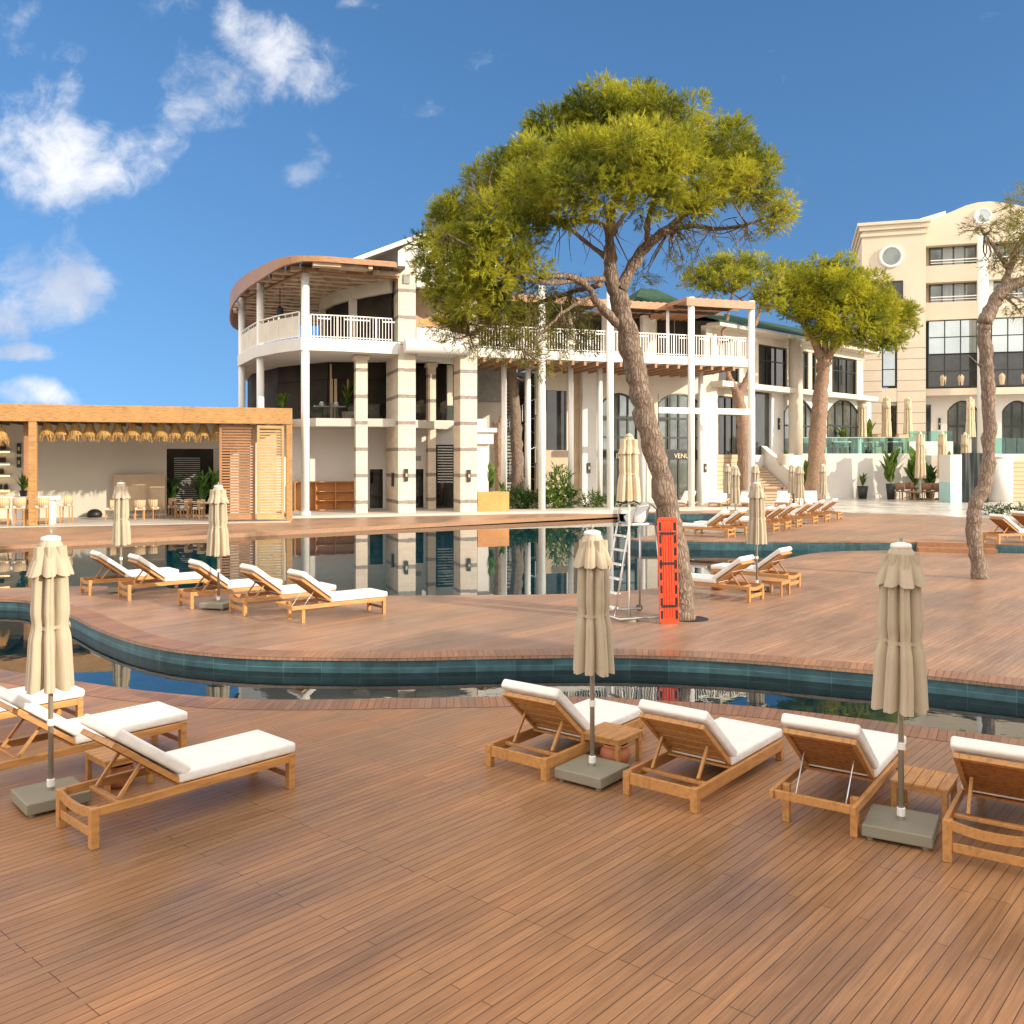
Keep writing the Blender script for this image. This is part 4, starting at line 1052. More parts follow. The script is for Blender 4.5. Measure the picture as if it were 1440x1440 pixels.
# poles
def pole(px, k, z0, z1, r, name='pole'):
    MB().cyl(B.s_(px,k),k,z0,z1,r,20).build(name, M['paint'], hb, smooth=True)
RZ = 12.5
for (x,y),r in (((-10.0,44.7),.20),((-13.05,47.95),.19),((-15.25,52.2),.19)):
    s,k = B.loc(x,y); mb = MB().cyl(s,k,GZ if r==.2 else ZF,RZ-.1,r,20); mb.build('pole', M['paint'], hb, smooth=True)
MB().cyl(*B.loc(-10.0,44.7), GZ, GZ+.16, .27, 20).build('pole_base', M['paint'], hb)
# ground floor walls left pavilion
KW = 4.3
sA, sE = -2.4, B.s_(672,KW)
d1 = (B.s_(518,KW),B.s_(541,KW)); d2 = (B.s_(583,KW),B.s_(598,KW)); d3 = (B.s_(612,KW),B.s_(641,KW)); dz = GZ+2.25; dz3 = B.z_(626,625,KW)
wl = MB(); 
for a,b in ((sA,d1[0]),(d1[1],d2[0]),(d2[1],d3[0]),(d3[1],sE)): wl.box(a,b,KW,KW+.3,GZ,T1-.402)
wl.box(d1[0],d1[1],KW,KW+.3,dz,T1-.402); wl.box(d2[0],d2[1],KW,KW+.3,dz,T1-.402); wl.box(d3[0],d3[1],KW,KW+.3,dz3,T1-.402)
wl.build('ground_floor_wall', M['white'], hb)
MB().box(.55,sE,KW-.02,KW+.32,T1-.40,T1+.10).build('terrace_kerb', M['white'], hb)
for d,h,lab_ in ((d1,dz,None),(d2,dz,None),(d3,dz3,'tall glass door with white blinds')):
    w = rect_window(hb, d[0]+.08, d[1]-.08, GZ+.02, h-.09, KW+.15, 1 if lab_ is None else 2, (), 'glass', .08, 'paint' if lab_ is None else 'frame', 'door')
    if lab_:
        w['label'] = lab_; bl = MB()
        for i in range(14): bl.box(d[0]+.15,d[1]-.15,KW+.05,KW+.07,GZ+1.4+i*.15,GZ+1.46+i*.15)
        bl.build('blinds', M['whiteplastic'], w)
# wall emblem and signs
em = MB(); es = B.s_(543,KW); ez = B.z_(543,637,KW)
em.tube([(es-.12,KW-.03,ez+.3),(es-.16,KW-.03,ez+.05),(es-.02,KW-.03,ez-.1),(es-.05,KW-.03,ez-.3)], .035, 6); em.tube([(es+.12,KW-.03,ez+.28),(es+.16,KW-.03,ez),(es+.02,KW-.03,ez-.12),(es+.1,KW-.03,ez-.3)], .035, 6)
em.build('wall_emblem', M['gold'], hb)
MB().box(B.s_(583.5,KW),B.s_(592,KW),KW-.03,KW-.003,B.z_(588,648,KW),B.z_(588,641,KW)).build('wall_sign', M['greycloth'], hb)
# stone columns
def column(px0, px1, k0, k1, z0, z1): 
    return MB().box(B.s_(px0,k0),B.s_(px1,k0),k0,k1,z0,z1).build('stone_column', M['stone'], hb)
column(560, 584.5, .2, 3.4, GZ, 13.0)
column(647.5, 671, -.05, 1.3, GZ, 12.0)
column(500.5, 517, .9, 1.5, GZ, S0-.003)
column(602, 613, 3.2, 3.7, GZ, S0+.05)
cap = MB()
for p0,p1,k0,k1 in ((500.5,517,.9,1.5),(602,613,3.2,3.7)): cap.box(B.s_(p0,k0)-.08,B.s_(p1,k0)+.08,k0-.08,k1+.08,S0-.26,S0-.05)
cap.build('column_capitals', M['stone'], hb)
for px, k, z in ((571,.2,B.z_(571,668,.2)),(659,-.05,B.z_(659,669,0))): sconce(hb, B.s_(px,k), k, z, .62)
sx_ = B.s_(560,.2); o = MB().box(sx_-.12,sx_-.003,1.2,1.4,1.9,2.6).build('wall_lamp', M['frame'], hb)
# gable front and roof
sg0, sg1, spk = B.s_(560,.2), B.s_(672,.2), B.s_(612,.2)
zg = B.z_(612,405,.25)
gab = [(sg0+.95,zg),(sg1,zg),(sg1,13.2),(spk+.4,14.75),(spk-.4,14.75),(sg0+.002,13.75),(sg0+.002,13.0),(sg0+.95,13.0)]
MB().face_prism(gab, .24, .72).build('gable_wall', M['white'], hb)
rf = [(sg0-2.3,12.95),(spk,14.78),(sg1+1.6,12.9),(sg1+1.6,13.12),(spk,15.02),(sg0-2.3,13.17)]
MB().face_prism(rf, .0, 12).build('roof', M['white'], hb)
MB().box(B.s_(567,.2),B.s_(576,.2),.12,.198,B.z_(571,399,.2),B.z_(571,386,.2)).build('wall_vent', M['greycloth'], hb)
# upper loggia between columns
MB().box(sg0+.96,B.s_(648,.3),.3,.6,S0,B.z_(612,462,.3)).build('parapet', M['white'], hb)
MB().tube([(B.s_(569,-.3),-.3,8.92),(B.s_(662,-.3),-.3,8.92)], .36, 24).build('awning_tube', M['white'], hb, smooth=False)
MB().box(sg0+.96,sg1,4.0,4.2,S1,12.8).build('loggia_wall', M['tan'], hb)
MB().box(B.s_(590,.9),B.s_(648,.9),.9,1.0,B.z_(612,456,.9),B.z_(612,449,.9)).build('loggia_shelf', M['orangewood'], hb)
MB().box(sg0+.96,sg1,.61,4.0,S1-.3,S1).build('loggia_floor', M['white'], hb)
MB().box(sg0+.97,sE,3.9,8,S0,S1-.31).build('ceiling', M['white'], hb)
MB().box(sg0-.5,sE,5.2,5.3,T1,S0).build('glass_wall', M['dark'], hb)
MB().box(B.s_(629,4.4),B.s_(637,4.4),4.4,4.6,T1,S0).build('curtain', M['greige'], hb)
# dining terrace on the first floor: plants, tables
for i,(px,k,h) in enumerate([(397,4.6,1.3),(489,4.75,2.3)]):
    t = thing('potted_plant', ['pale leafy plant on the first floor terrace above the right end of the bar','tall leafy plant on the first floor terrace left of the banded pilaster'][i], 'plant', tuple(B.pt(B.s_(px,k),k,T1+.02)))
    MB().lathe([(.28,0),(.34,.5),(.3,.5)],14).build('pot', M['greige'], t); blades('leaf', t, 'leaves', (0,0,.45), h, 40, .55, .12, 60+i, .2)
for i,px in enumerate((452,472)):
    t = thing('dining_table', ['left','right'][i]+' dining table with white setting on the first floor terrace', 'table', tuple(B.pt(B.s_(px,4.7),4.7,T1+.02)), B.a, 'tables on the first floor terrace')
    MB().box(-.45,.45,-.4,.0,.72,.77).build('table_top', M['greycloth'], t); MB().cyl(0,-.2,0,.719,.05,8).build('leg', M['black'], t); MB().lathe([(.12,.772),(.16,.85),(.08,1.0)],12,0,-.2).build('setting', M['whiteplastic'], t)
# terrace glass rail
gr = MB(); gr.box(.6,B.s_(500,KW),KW+.05,KW+.08,T1+.1,T1+.95); gr.box(B.s_(517,KW),B.s_(548,KW),KW+.05,KW+.08,T1+.1,T1+.95); gr.box(B.s_(584,KW),sE,KW+.05,KW+.08,T1+.1,T1+.95)
gr.build('glass_rail', M['clearglass'], hb)
# cornice block right of the columns
MB().box(B.s_(671,.8)+.02,B.s_(687,.8),.8,KW,GZ,4.1).build('wing_wall', M['white'], hb)
MB().box(B.s_(671,.5)+.02,B.s_(694,.5),.5,KW,4.1,4.7).build('cornice', M['white'], hb)
MB().box(B.s_(671,.3)+.02,B.s_(699,.3),.3,KW,4.7,4.92).build('cornice', M['white'], hb)
MB().box(B.s_(671,.7)+.02,B.s_(684,.7),.7,KW,4.92,5.4).build('parapet', M['white'], hb)
# upper room behind the round balcony
arc = W([(-6.15,46.9),(-7.2,47.8),(-8.4,48.9),(-9.7,50.5),(-10.7,52.4),(-11.3,54.6),(-11.5,57.5)])
arc_in = [(x+.1,y+.35) for x,y in arc]
wall_line(arc, 11.75, 12.42, .22, 'curved_fascia', 'cream')
wall_line(arc_in, S1+.003, 11.76, .06, 'glass_wall', 'dark')
for i in (2,4): MB().box(arc[i][0]-.2,arc[i][0]+.2,arc[i][1]-.05,arc[i][1]+.3,S1,11.8).build('pier', M['cream'], hb)
# round pergola roof over the balcony
rim = [(-5.6,44.4),(-7.4,43.7),(-9.1,43.1),(-10.6,43.3),(-12.0,44.9),(-14.2,48.4),(-16.3,53.4),(-17.6,59),(-16.5,64)]
rimw = [B.loc(p.x,p.y) for p in spline([Vector((x,y,0)) for x,y in rim], 5)]
lo = [12.52-.95*max(0,min(1,(i-12)/22)) for i in range(len(rimw))]
fa = MB()
for i,(p,z) in enumerate(zip(rimw,lo)): fa.v += [(p[0],p[1],z),(p[0],p[1],12.78),(p[0]+.1,p[1]+.12,12.78),(p[0]+.1,p[1]+.12,z)]
for i in range(len(rimw)-1):
    a = 4*i
    for j in range(4): fa.f.append((a+j,a+4+j,a+4+(j+1)%4,a+(j+1)%4))
fa.build('pergola_fascia', M['pergola'], hb)
back = [B.loc(-5,64), B.loc(-5.4,47.2)]
roofpoly = [(p[0]+.12,p[1]+.14) for p in rimw]+back

def inside(x, y, poly):
    c = False; n = len(poly)
    for i in range(n):
        x0,y0 = poly[i]; x1,y1 = poly[(i+1)%n]
        if (y0>y) != (y1>y) and x < (x1-x0)*(y-y0)/(y1-y0)+x0: c = not c
    return c
sl = MB(); k = -1.6; row = 0
while k < 17:
    xs = [x*.1 for x in range(-120,80) if inside(x*.1, k, roofpoly)]
    if xs:
        a = min(xs); e = max(xs); x = a + (row % 2)*.5; j = row % 2
        while x < e:
            q = min(e, x+1.3); dk_ = .24 if j % 2 else 0
            sl.box(x,q,k+dk_,k+dk_+.52,12.36,12.56); x = q+.002; j += 1
    k += 1.12; row += 1
sl.build('pergola_slats', M['slat'], hb)
up_ = MB(); s_a = -12.0
while s_a < 6:
    ks = [y*.2 for y in range(-15,100) if inside(s_a+.15, y*.2, roofpoly)]
    if ks: up_.box(s_a, s_a+.54, min(ks), max(ks), 12.565, 12.70)
    s_a += .62
up_.build('pergola_boards', M['pergola_dark'], hb)  # upper board layer, coloured near black as the shadow between slats
for x0,y0,x1,y1 in ((-9.9,44.3,-15.3,52.6),(-9.9,44.3,-5.7,46.0)):
    p, q = B.loc(x0,y0), B.loc(x1,y1); MB().bar((p[0],p[1],12.36),(q[0],q[1],12.36),.2,.155).build('pergola_beam', M['pergola'], hb)
# balcony railings
railing(hb, W([(-9.75,44.75),(-7.9,45.3),(-6.0,46.15)]), S1, S1+1.15, .15)
rc = W([(-10.3,44.75),(-11.6,45.95),(-13.1,47.8),(-14.2,49.9),(-15.35,52.3)])
wall_line(rc, S1+.1, S1+1.1, .03, 'balcony_cloth', 'mesh_cloth'); railing(hb, rc, S1, S1+1.28, .5, wave=False)
for (x,y,z) in ((-12.3,49,11.2),(-14.3,52.5,11.0)):
    s,k = B.loc(x,y); o = MB().cyl(s,k,z,12.5,.02,6).build('lamp_cord', M['black'], hb); MB().lathe([(.2,z-.3),(.18,z+.1),(.04,z+.2)],12,s,k).build('lamp_shade', M['black'], o)
# ---------------- central wing
KB = 6.0
bs0, bs1 = B.s_(672,1.0)+.02, B.s_(1053,1.0)
MB().box(bs0,bs1,1.0,KB,S0+.12,S1-.02).build('balcony_slab', M['white'], hb)
sj = MB(); n = 22
for i in range(n): x = bs0+.3+i*(bs1-bs0-.6)/n; sj.box(x,x+.14,1.05,KB-.01,S0-.12,S0+.118)
sj.build('slab_joists', M['pergola'], hb)
railing(hb, [(bs0,1.1),(bs1,1.1)], S1-.02, S1+1.2, .16)
railing(hb, [(bs1-.02,1.15),(bs1-.02,4.5)], S1-.02, S1+1.2, .2, wave=False)
for px in (762,858,972,1056.5): pole(px, 1.0, GZ, RZ if px > 900 else RZ+.1, .19)
for px in (708.5,742.5,802.5,843.5,904,985.5): pole(px, 3.0, GZ, S0+.11, .15, 'thin_pole')
MB().box(B.s_(926,1.0),B.s_(1053,1.0),.9,1.1,B.z_(990,582,1.0),B.z_(990,574,1.0)).build('tie_beam', M['paint'], hb)
def bw(p0,p1,y0,y1,k0,k1,name,mat): return B.bx(MB(),p0,p1,y0,y1,k0,k1).build(name, M[mat], hb)
# back wall in pieces around the openings
wz1 = S0+.1
def wall_piece(p0,p1,za,zb_,mat='greige',k0=KB,k1=KB+.3,name='facade_wall'): return MB().box(B.s_(p0,k0),B.s_(p1,k0),k0,k1,za,zb_).build(name, M[mat], hb)
wall_piece(660,713,GZ,wz1,'greige',KB+.6,KB+.8); wall_piece(672,713,6.7,wz1,'greycloth',KB+.3,KB+.45,'roller_blind')
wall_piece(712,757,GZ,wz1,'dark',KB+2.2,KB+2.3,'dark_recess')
lv = MB()
for i in range(40): lv.box(B.s_(713,KB+1),B.s_(724,KB+1),KB+1,KB+1.05,GZ+i*.2,GZ+.13+i*.2)
lv.build('louvre_screen', M['greycloth'], hb)
zA, zB_ = B.z_(778,633,KB), B.z_(778,549,KB)
wall_piece(754,800,GZ,zA,'beige'); wall_piece(754,768,zA,wz1,'cream'); wall_piece(797,800,zA,wz1,'cream'); wall_piece(768.2,796.8,zB_,wz1,'cream')
MB().box(B.s_(768,KB),B.s_(797,KB),KB+.2,KB+.25,zA,zB_).build('window', M['glass'], hb)
wall_piece(800.2,819,GZ,wz1,'tan',KB-.05,KB+.3,'pilaster'); wall_piece(819.2,839,GZ,wz1,'white',KB-.5,KB+.3,'pilaster')
sconce(hb, B.s_(827.5,KB-.5), KB-.5, B.z_(827.5,658,KB-.5), .6)
wall_piece(839.2,1008,B.z_(870,552,KB),wz1,'cream'); wall_piece(896,925,GZ,B.z_(870,552,KB)-.003,'cream'); wall_piece(839.2,845,GZ,B.z_(870,552,KB)-.003,'cream'); wall_piece(984,1008,GZ,B.z_(950,552,KB)-.003,'white',KB-.3)
for p0,p1 in ((846,895.5),(926,983.5)):
    s0,s1 = B.s_(p0,KB),B.s_(p1,KB); zs = B.z_((p0+p1)/2,566,KB)
    arch_window(hb, s0, s1, GZ, zs, B.z_((p0+p1)/2,552.5,KB)-zs, KB+.12, 4, [B.z_(900,588,KB),B.z_(900,615,KB),B.z_(900,633,KB)], 'curtainglass', .12, 'window', B.z_(870,552,KB)+.002, 'cream')
    MB().box(s0,s1,KB-.02,KB+.015,B.z_(900,646.5,KB),B.z_(900,634,KB)).build('sign_band', M['black'], hb)
sconce(hb, B.s_(991,KB-.3), KB-.3, B.z_(991,658,KB-.3), .55)
def lettering(txt, px, py, k, h, mat, fr, parent):
    cu = bpy.data.curves.new('sign_lettering','FONT'); cu.body = txt; cu.size = h*1.38; cu.extrude = .012; cu.align_x='LEFT'
    tmp = bpy.data.objects.new('tmp', cu); COL.objects.link(tmp); bpy.context.view_layer.update()
    me = bpy.data.meshes.new_from_object(tmp.evaluated_get(bpy.context.evaluated_depsgraph_get())); bpy.data.objects.remove(tmp)
    o = bpy.data.objects.new('sign_lettering', me); COL.objects.link(o); o.parent = parent; me.materials.clear()
    o.location = (fr.s_(px,k), k, fr.z_(px,py,k)); o.rotation_euler = (R(90),0,0); me.materials.append(M[mat]); return o
lettering('VENU', 948, 644.2, KB-.035, .30, 'gold', B, hb)
lettering('R', 866, 644.2, KB-.035, .30, 'gold', B, hb)
# upper floor of the central wing
wu = MB(); wu.box(bs0,bs1,KB+2,KB+2.3,S1,12.4); wu.build('upper_wall', M['cream'], hb)
for p0,p1 in ((676,703),(712,752),(772,798),(806,846),(884,900),(925,948),(950,978)):
    MB().box(B.s_(p0,KB+1.9),B.s_(p1,KB+1.9),KB+1.9,KB+1.98,S1+.2,B.z_((p0+p1)/2,438,KB+1.9)).build('window', M['dark'], hb)
for px in (706,760,801,880,904): MB().box(B.s_(px,KB),B.s_(px+8,KB),KB,KB+.4,S1,12.2).build('pier', M['cream'], hb)
for p0,p1,k,za,zb_ in ((966,1062,.75,11.98,12.42),(878,952,3.2,12.1,12.5),(672,860,3.2,12.1,12.5)):
    MB().box(B.s_(p0,k),B.s_(p1,k),k,k+.14,za,zb_).build('pergola_fascia', M['pergola'], hb)
    pr = MB(); n = int((B.s_(p1,k)-B.s_(p0,k))/.42)
    for i in range(n): x = B.s_(p0,k)+.05+i*.42; pr.box(x,x+.16,k+.16,KB+1.9,zb_-.16,zb_+.06)
    pr.build('pergola_slats', M['pergola'], hb)
    pr = MB()
    for kk in (k+1.6,k+3.2): pr.box(B.s_(p0,k)+.05,B.s_(p1,k)-.1,kk,kk+.12,zb_-.34,zb_-.165)
    pr.build('pergola_beam', M['pergola_dark'], hb)
pole(939, 3.4, S1, 12.1, .1, 'thin_pole')
# green hipped roof behind
hx0,hx1 = B.s_(860,11),B.s_(1000,11)
v = [(hx0,9,12.6),(hx1,9,12.6),(hx1,18,12.6),(hx0,18,12.6),(hx0+3.2,13,15.3),(hx1-3.2,13,15.3)]
MB().add(v,[(0,1,5,4),(1,2,5),(2,3,4,5),(3,0,4),(3,2,1,0)]).build('roof', M['greenroof'], hb)
MB().box(hx0+.3,hx1-.3,9.2,17.8,S1,12.6).build('upper_wall', M['cream'], hb)
MB().box(B.s_(1000,9),B.s_(1062,9),8.6,14,S1-1,11.4).build('upper_wall', M['cream'], hb)
# spiral stair behind the poles
ss_ = thing('spiral_stair', 'white spiral stair half hidden behind poles and pine trunk', 'stair', tuple(B.pt(B.s_(739,6.9),6.9,GZ)), B.a)
MB().cyl(0,0,0,7.6,.07,10).build('newel', M['paint'], ss_)
tr_ = MB(); rl = MB(); pp = []
for i in range(40):
    a = i*R(24); z = .19*(i+1); c, s = math.cos(a), math.sin(a); c2, s2 = math.cos(a+R(22)), math.sin(a+R(22))
    tr_.prism([(0,0),(1.0*c,1.0*s),(1.0*c2,1.0*s2)], z-.04, z); rl.box(.97*c-.015,.97*c+.015,.97*s-.015,.97*s+.015,z,z+.95); pp.append((.97*c,.97*s,z+.97))
tr_.build('treads', M['frame'], ss_); rl.tube(pp, .025, 6); rl.build('handrail', M['steel'], ss_)
# bookshelf, planter box
kf = KW-.5; bsx0,bsx1 = B.s_(415,kf),B.s_(500,kf)
bk = thing('bookshelf', 'low open wooden bookshelf against the white wall behind the first white pole', 'shelf', tuple(B.pt(bsx0,kf,GZ)), B.a)
wd, ht = bsx1-bsx0, B.z_(457,677,kf)-GZ
MB().box(0,wd,.40,.44,0,ht).build('back_panel', M['orangewood'], bk)
for x in (0,wd/3,2*wd/3,wd): MB().box(x-.025,x+.025,0,.398,0,ht).build('side_panel', M['orangewood'], bk)
for i in range(3):
    for z in ((0,.33,.66,1.0) if i != 0 else (0,1.0)): MB().box(i*wd/3+.027,(i+1)*wd/3-.027,0.004,.396,z*(ht-.05),z*(ht-.05)+.045).build('shelf', M['orangewood'], bk)
pl = thing('planter_box', 'orange wooden planter box right of the banded stone columns', 'planter', tuple(B.pt(B.s_(672,.4),.4,GZ)), B.a)
pw = B.s_(716,.4)-B.s_(672,.4)
pb = MB(); pb.box(0,pw,0,.06,0,1.0); pb.box(0,pw,.94,1.0,0,1.0); pb.box(0,.06,.062,.938,0,1.0); pb.box(pw-.06,pw,.062,.938,0,1.0); pb.build('box', M['orangewood'], pl, bevel=.01)
MB().box(.07,pw-.07,.07,.93,.8,.9).build('soil', M['black'], pl)
bpn = thing('banana_plant', 'young banana plant growing in the orange planter box', 'plant', tuple(B.pt(B.s_(690,.9),.9,GZ+.9)))
blades('leaf', bpn, 'leaves', (0,0,0), 2.2, 9, .5, .34, 9, .1); blades('leaf', bpn, 'leaves', (.6,.1,0), .8, 10, .4, .15, 12, .1)
# planting bed along the wing
for i,(px,k,h,w,mt) in enumerate([(722,2.2,.9,1.0,'dark_leaf'),(745,2.0,.9,1.1,'dark_leaf'),(772,2.0,1.1,.9,'leaf'),(783,2.6,2.0,1.0,'leaf'),(795,2.0,1.0,.8,'dark_leaf'),(832,2.2,.8,.6,'leaf'),(845,2.4,.5,.7,'dark_leaf'),(875,2.4,.6,.9,'dark_leaf')]):
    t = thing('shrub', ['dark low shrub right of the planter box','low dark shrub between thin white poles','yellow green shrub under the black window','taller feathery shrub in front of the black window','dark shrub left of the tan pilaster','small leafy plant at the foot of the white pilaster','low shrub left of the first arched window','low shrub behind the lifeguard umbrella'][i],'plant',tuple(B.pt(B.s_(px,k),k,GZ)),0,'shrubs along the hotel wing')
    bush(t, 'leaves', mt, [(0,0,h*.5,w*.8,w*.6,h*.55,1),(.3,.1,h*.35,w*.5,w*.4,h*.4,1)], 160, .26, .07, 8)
    MB().cyl(0,0,0,h*.5,.03,6).build('stem', M['bark'], t)
# ================================================================== connecting wing (right of the poles)
C2 = Fr(16.4, 62.0, 44)
TZ = 3.6                                          # terrace floor
cw_ = thing('connecting_wing', 'two storey cream wing with green roof and tall dark windows joining the hotel buildings', 'building', (C2.O[0],C2.O[1],0), C2.a)
c0, c1 = C2.s_(1003,0), C2.s_(1216,0)
SL = 8.25
zt2 = 11.85
MB().box(c0,C2.s_(1040,0),0,10,TZ-3.1,TZ).build('base', M['stair'], cw_)
MB().box(C2.s_(1040,0)+.002,c1+1,.2,10,TZ-3.1,TZ-.004).build('base', M['white'], cw_)
MB().box(c0,c1+1,-.7,.3,SL-.35,SL).build('balcony_slab', M['cream'], cw_)
MB().box(c0,c1+1,.302,10,SL-.35,SL-.002).build('floor_slab', M['cream'], cw_)
# upper storey
ow = [(1011,1040),(1066,1107),(1124,1137),(1142,1148),(1170,1205)]
prev = c0
for p0,p1 in ow:
    a,b = C2.s_(p0,.6),C2.s_(p1,.6)
    MB().box(prev,a,.6,.9,SL,zt2-.3).build('upper_wall', M['cream'], cw_); prev = b
    rect_window(cw_, a+.09, b-.09, SL+.12, zt2-.75, .8, max(1,int((b-a)/1.1)), [SL+1.9], 'glass', .09)
MB().box(prev,c1+1,.6,.9,SL,zt2-.3).build('upper_wall', M['cream'], cw_)
MB().box(c0,c1+1,.5,.92,zt2-.64,zt2).build('upper_wall', M['cream'], cw_)
MB().box(c0,c1+1.5,-.5,.498,zt2-.12,zt2+.12).build('cornice', M['cream'], cw_)
rfv = [(c0-.3,-.6,zt2+.122),(c1+2,-.6,zt2+.122),(c1+2,6,zt2+2.3),(c0-.3,6,zt2+2.3),(c0-.3,-.6,zt2+.2),(c1+2,-.6,zt2+.2),(c1+2,6,zt2+2.5),(c0-.3,6,zt2+2.5)]
MB().add(rfv,[(0,1,2,3),(4,7,6,5),(0,4,5,1),(1,5,6,2),(2,6,7,3),(3,7,4,0)]).build('roof', M['greenroof'], cw_)
MB().cyl(C2.s_(1119,-.45),-.45,TZ,zt2-.123,.48,24).build('round_column', M['cream'], cw_, smooth=True)
# ground storey
def cpc(p0,p1,za,zb,mat,k0=.3,k1=.6): return MB().box(C2.s_(p0,k0),C2.s_(p1,k0),k0,k1,za,zb).build('ground_floor_wall', M[mat], cw_)
ztop = SL-.352
cpc(1003,1010,TZ,ztop,'cream'); rect_window(cw_, C2.s_(1010,.4)+.1, C2.s_(1040,.4), TZ+.05, ztop-.6, .5, 3, [TZ+2.6], 'glass', .1)
cpc(1041.5,1062,TZ,ztop,'cream'); MB().box(C2.s_(1010,.3),C2.s_(1041,.3),.3,.6,ztop-.5,ztop).build('ground_floor_wall', M['cream'], cw_)
MB().box(C2.s_(1062.2,.5),C2.s_(1085,.5),.5,.6,TZ,ztop).build('door', M['glass'], cw_)
cpc(1085.2,1102,TZ,ztop,'white'); sconce(cw_, C2.s_(1094.5,.3), .3, C2.z_(1094.5,596,.3), .8)
for p0,p1,nv in ((1102,1143,4),(1163,1207,4)):
    a,b = C2.s_(p0,.4),C2.s_(p1,.4); zs = C2.z_((p0+p1)/2,580,.4)
    arch_window(cw_, a, b, TZ, zs, 1.0, .45, nv, [C2.z_((p0+p1)/2,599,.4)], 'curtainglass', .12, 'window', ztop, 'white', .3)
cpc(1143.2,1162.8,TZ,ztop,'white'); cpc(1207.2,1225,TZ,ztop,'white')

# ================================================================== tall hotel block at right
H = Fr((1212-PX0)/F*80, 80, -17)
hk = thing('hotel_block', 'five storey peach hotel block with round window, balconies and tall glazing', 'building', (H.O[0],H.O[1],0), H.a)
def hz(px,py,k=0): return H.z_(px,py,k)
t0, t1_ = 0, H.s_(1302,0)
zc = hz(1255,316)
# tower: rusticated piers, plain upper part, round window
sA_,sB_ = H.s_(1240,0),H.s_(1262,0)
zr = hz(1250,482)
for a,b in ((t0,sA_),(sB_,t1_)): MB().box(a,b,0,9,TZ-3,zr).build('rusticated_pier', M['rustic'], hk)
MB().box(sA_,sB_,.02,9,hz(1250,565),hz(1250,546)).build('spandrel', M['peach'], hk)
MB().box(t0+.0,t1_,.01,9,zr+.002,zc).build('tower_wall', M['peach'], hk)
rect_window(hk, sA_+.15, sB_-.15, hz(1250,542), zr-.1, .5, 1, [hz(1250,519)], 'mirrorglass', .1)
MB().box(sA_,sB_,.9,1.0,TZ,hz(1250,565)).build('door', M['glass'], hk)
MB().box(H.s_(1240,0),H.s_(1262,0),.3,.6,hz(1250,570),hz(1250,565)).build('lintel', M['cream'], hk)
rect_window(hk, H.s_(1246,0), H.s_(1268,0), hz(1255,420), hz(1255,397), -.02, 2, (), 'glass', .1)
rw = MB(); cs, czz = H.s_(1253,0), hz(1253,361)
tor = MB().tube([(cs+.86*math.cos(a*math.pi/16),-.08,czz+.86*math.sin(a*math.pi/16)) for a in range(33)], .13, 8)
ww = tor.build('round_window', M['paint'], hk, smooth=True)
MB().face_prism([(cs+.84*math.cos(a*math.pi/16),czz+.84*math.sin(a*math.pi/16)) for a in range(32)], -.06, .0).build('pane', M['curtainglass'], ww)
for d,(za,zb) in ((.38,(zc,zc+.25)),(.22,(zc-.40,zc-.002)),(.12,(hz(1255,331),hz(1255,327)))):
    MB().box(t0-d,t1_+d,-d,9,za,zb).build('cornice', M['peach'], hk)
MB().add([(H.s_(1254,3),3,zc+.3),(H.s_(1330,3),3,zc+.3),(H.s_(1330,3),3,zc+1.6),(H.s_(1254,3),3,zc+.5),(H.s_(1254,3),9,zc+.3),(H.s_(1330,3),9,zc+.3),(H.s_(1330,3),9,zc+1.6),(H.s_(1254,3),9,zc+.5)],
         [(0,1,2,3),(7,6,5,4),(3,2,6,7),(1,5,6,2),(0,3,7,4)]).build('roof', M['whiteplastic'], hk)
# main front, set 1 m back, with ribbon windows
e1 = H.s_(1640,1.0); m0 = t1_-.2
def zrow(py): return hz(1340,py,1.0)
rows = [(zrow(372),zrow(343.5)),(zrow(424),zrow(396))]
zbig = (zrow(545),zrow(449)); zsl = (zrow(556),zrow(546.5))
top = []
for px,py in ((1302,309),(1312,308),(1325,303),(1342,296),(1358,289),(1375,284.5),(1392,283),(1410,285),(1430,288),(1450,294),(1480,305),(1500,309)): top.append((H.s_(px,1.0), hz(px,py,1.0)))
top += [(e1, top[-1][1])]
MB().face_prism([(m0,rows[0][1])]+top+[(e1,rows[0][1])][:1]+[], 1.0, 9).build('parapet_gable', M['peach'], hk)
MB().box(m0,e1,1.0,9,rows[1][1]+.002,rows[0][0]-.002).build('balcony_band', M['peach'], hk)
MB().box(m0,e1,1.0,9,zbig[1]+.002,rows[1][0]-.002).build('balcony_band', M['peach'], hk)
MB().box(m0,e1,.55,9,zsl[0],zsl[1]).build('balcony_slab', M['peach'], hk)
bays = [(1308.5,1375),(1397,1464),(1484,1552),(1572,1640)]
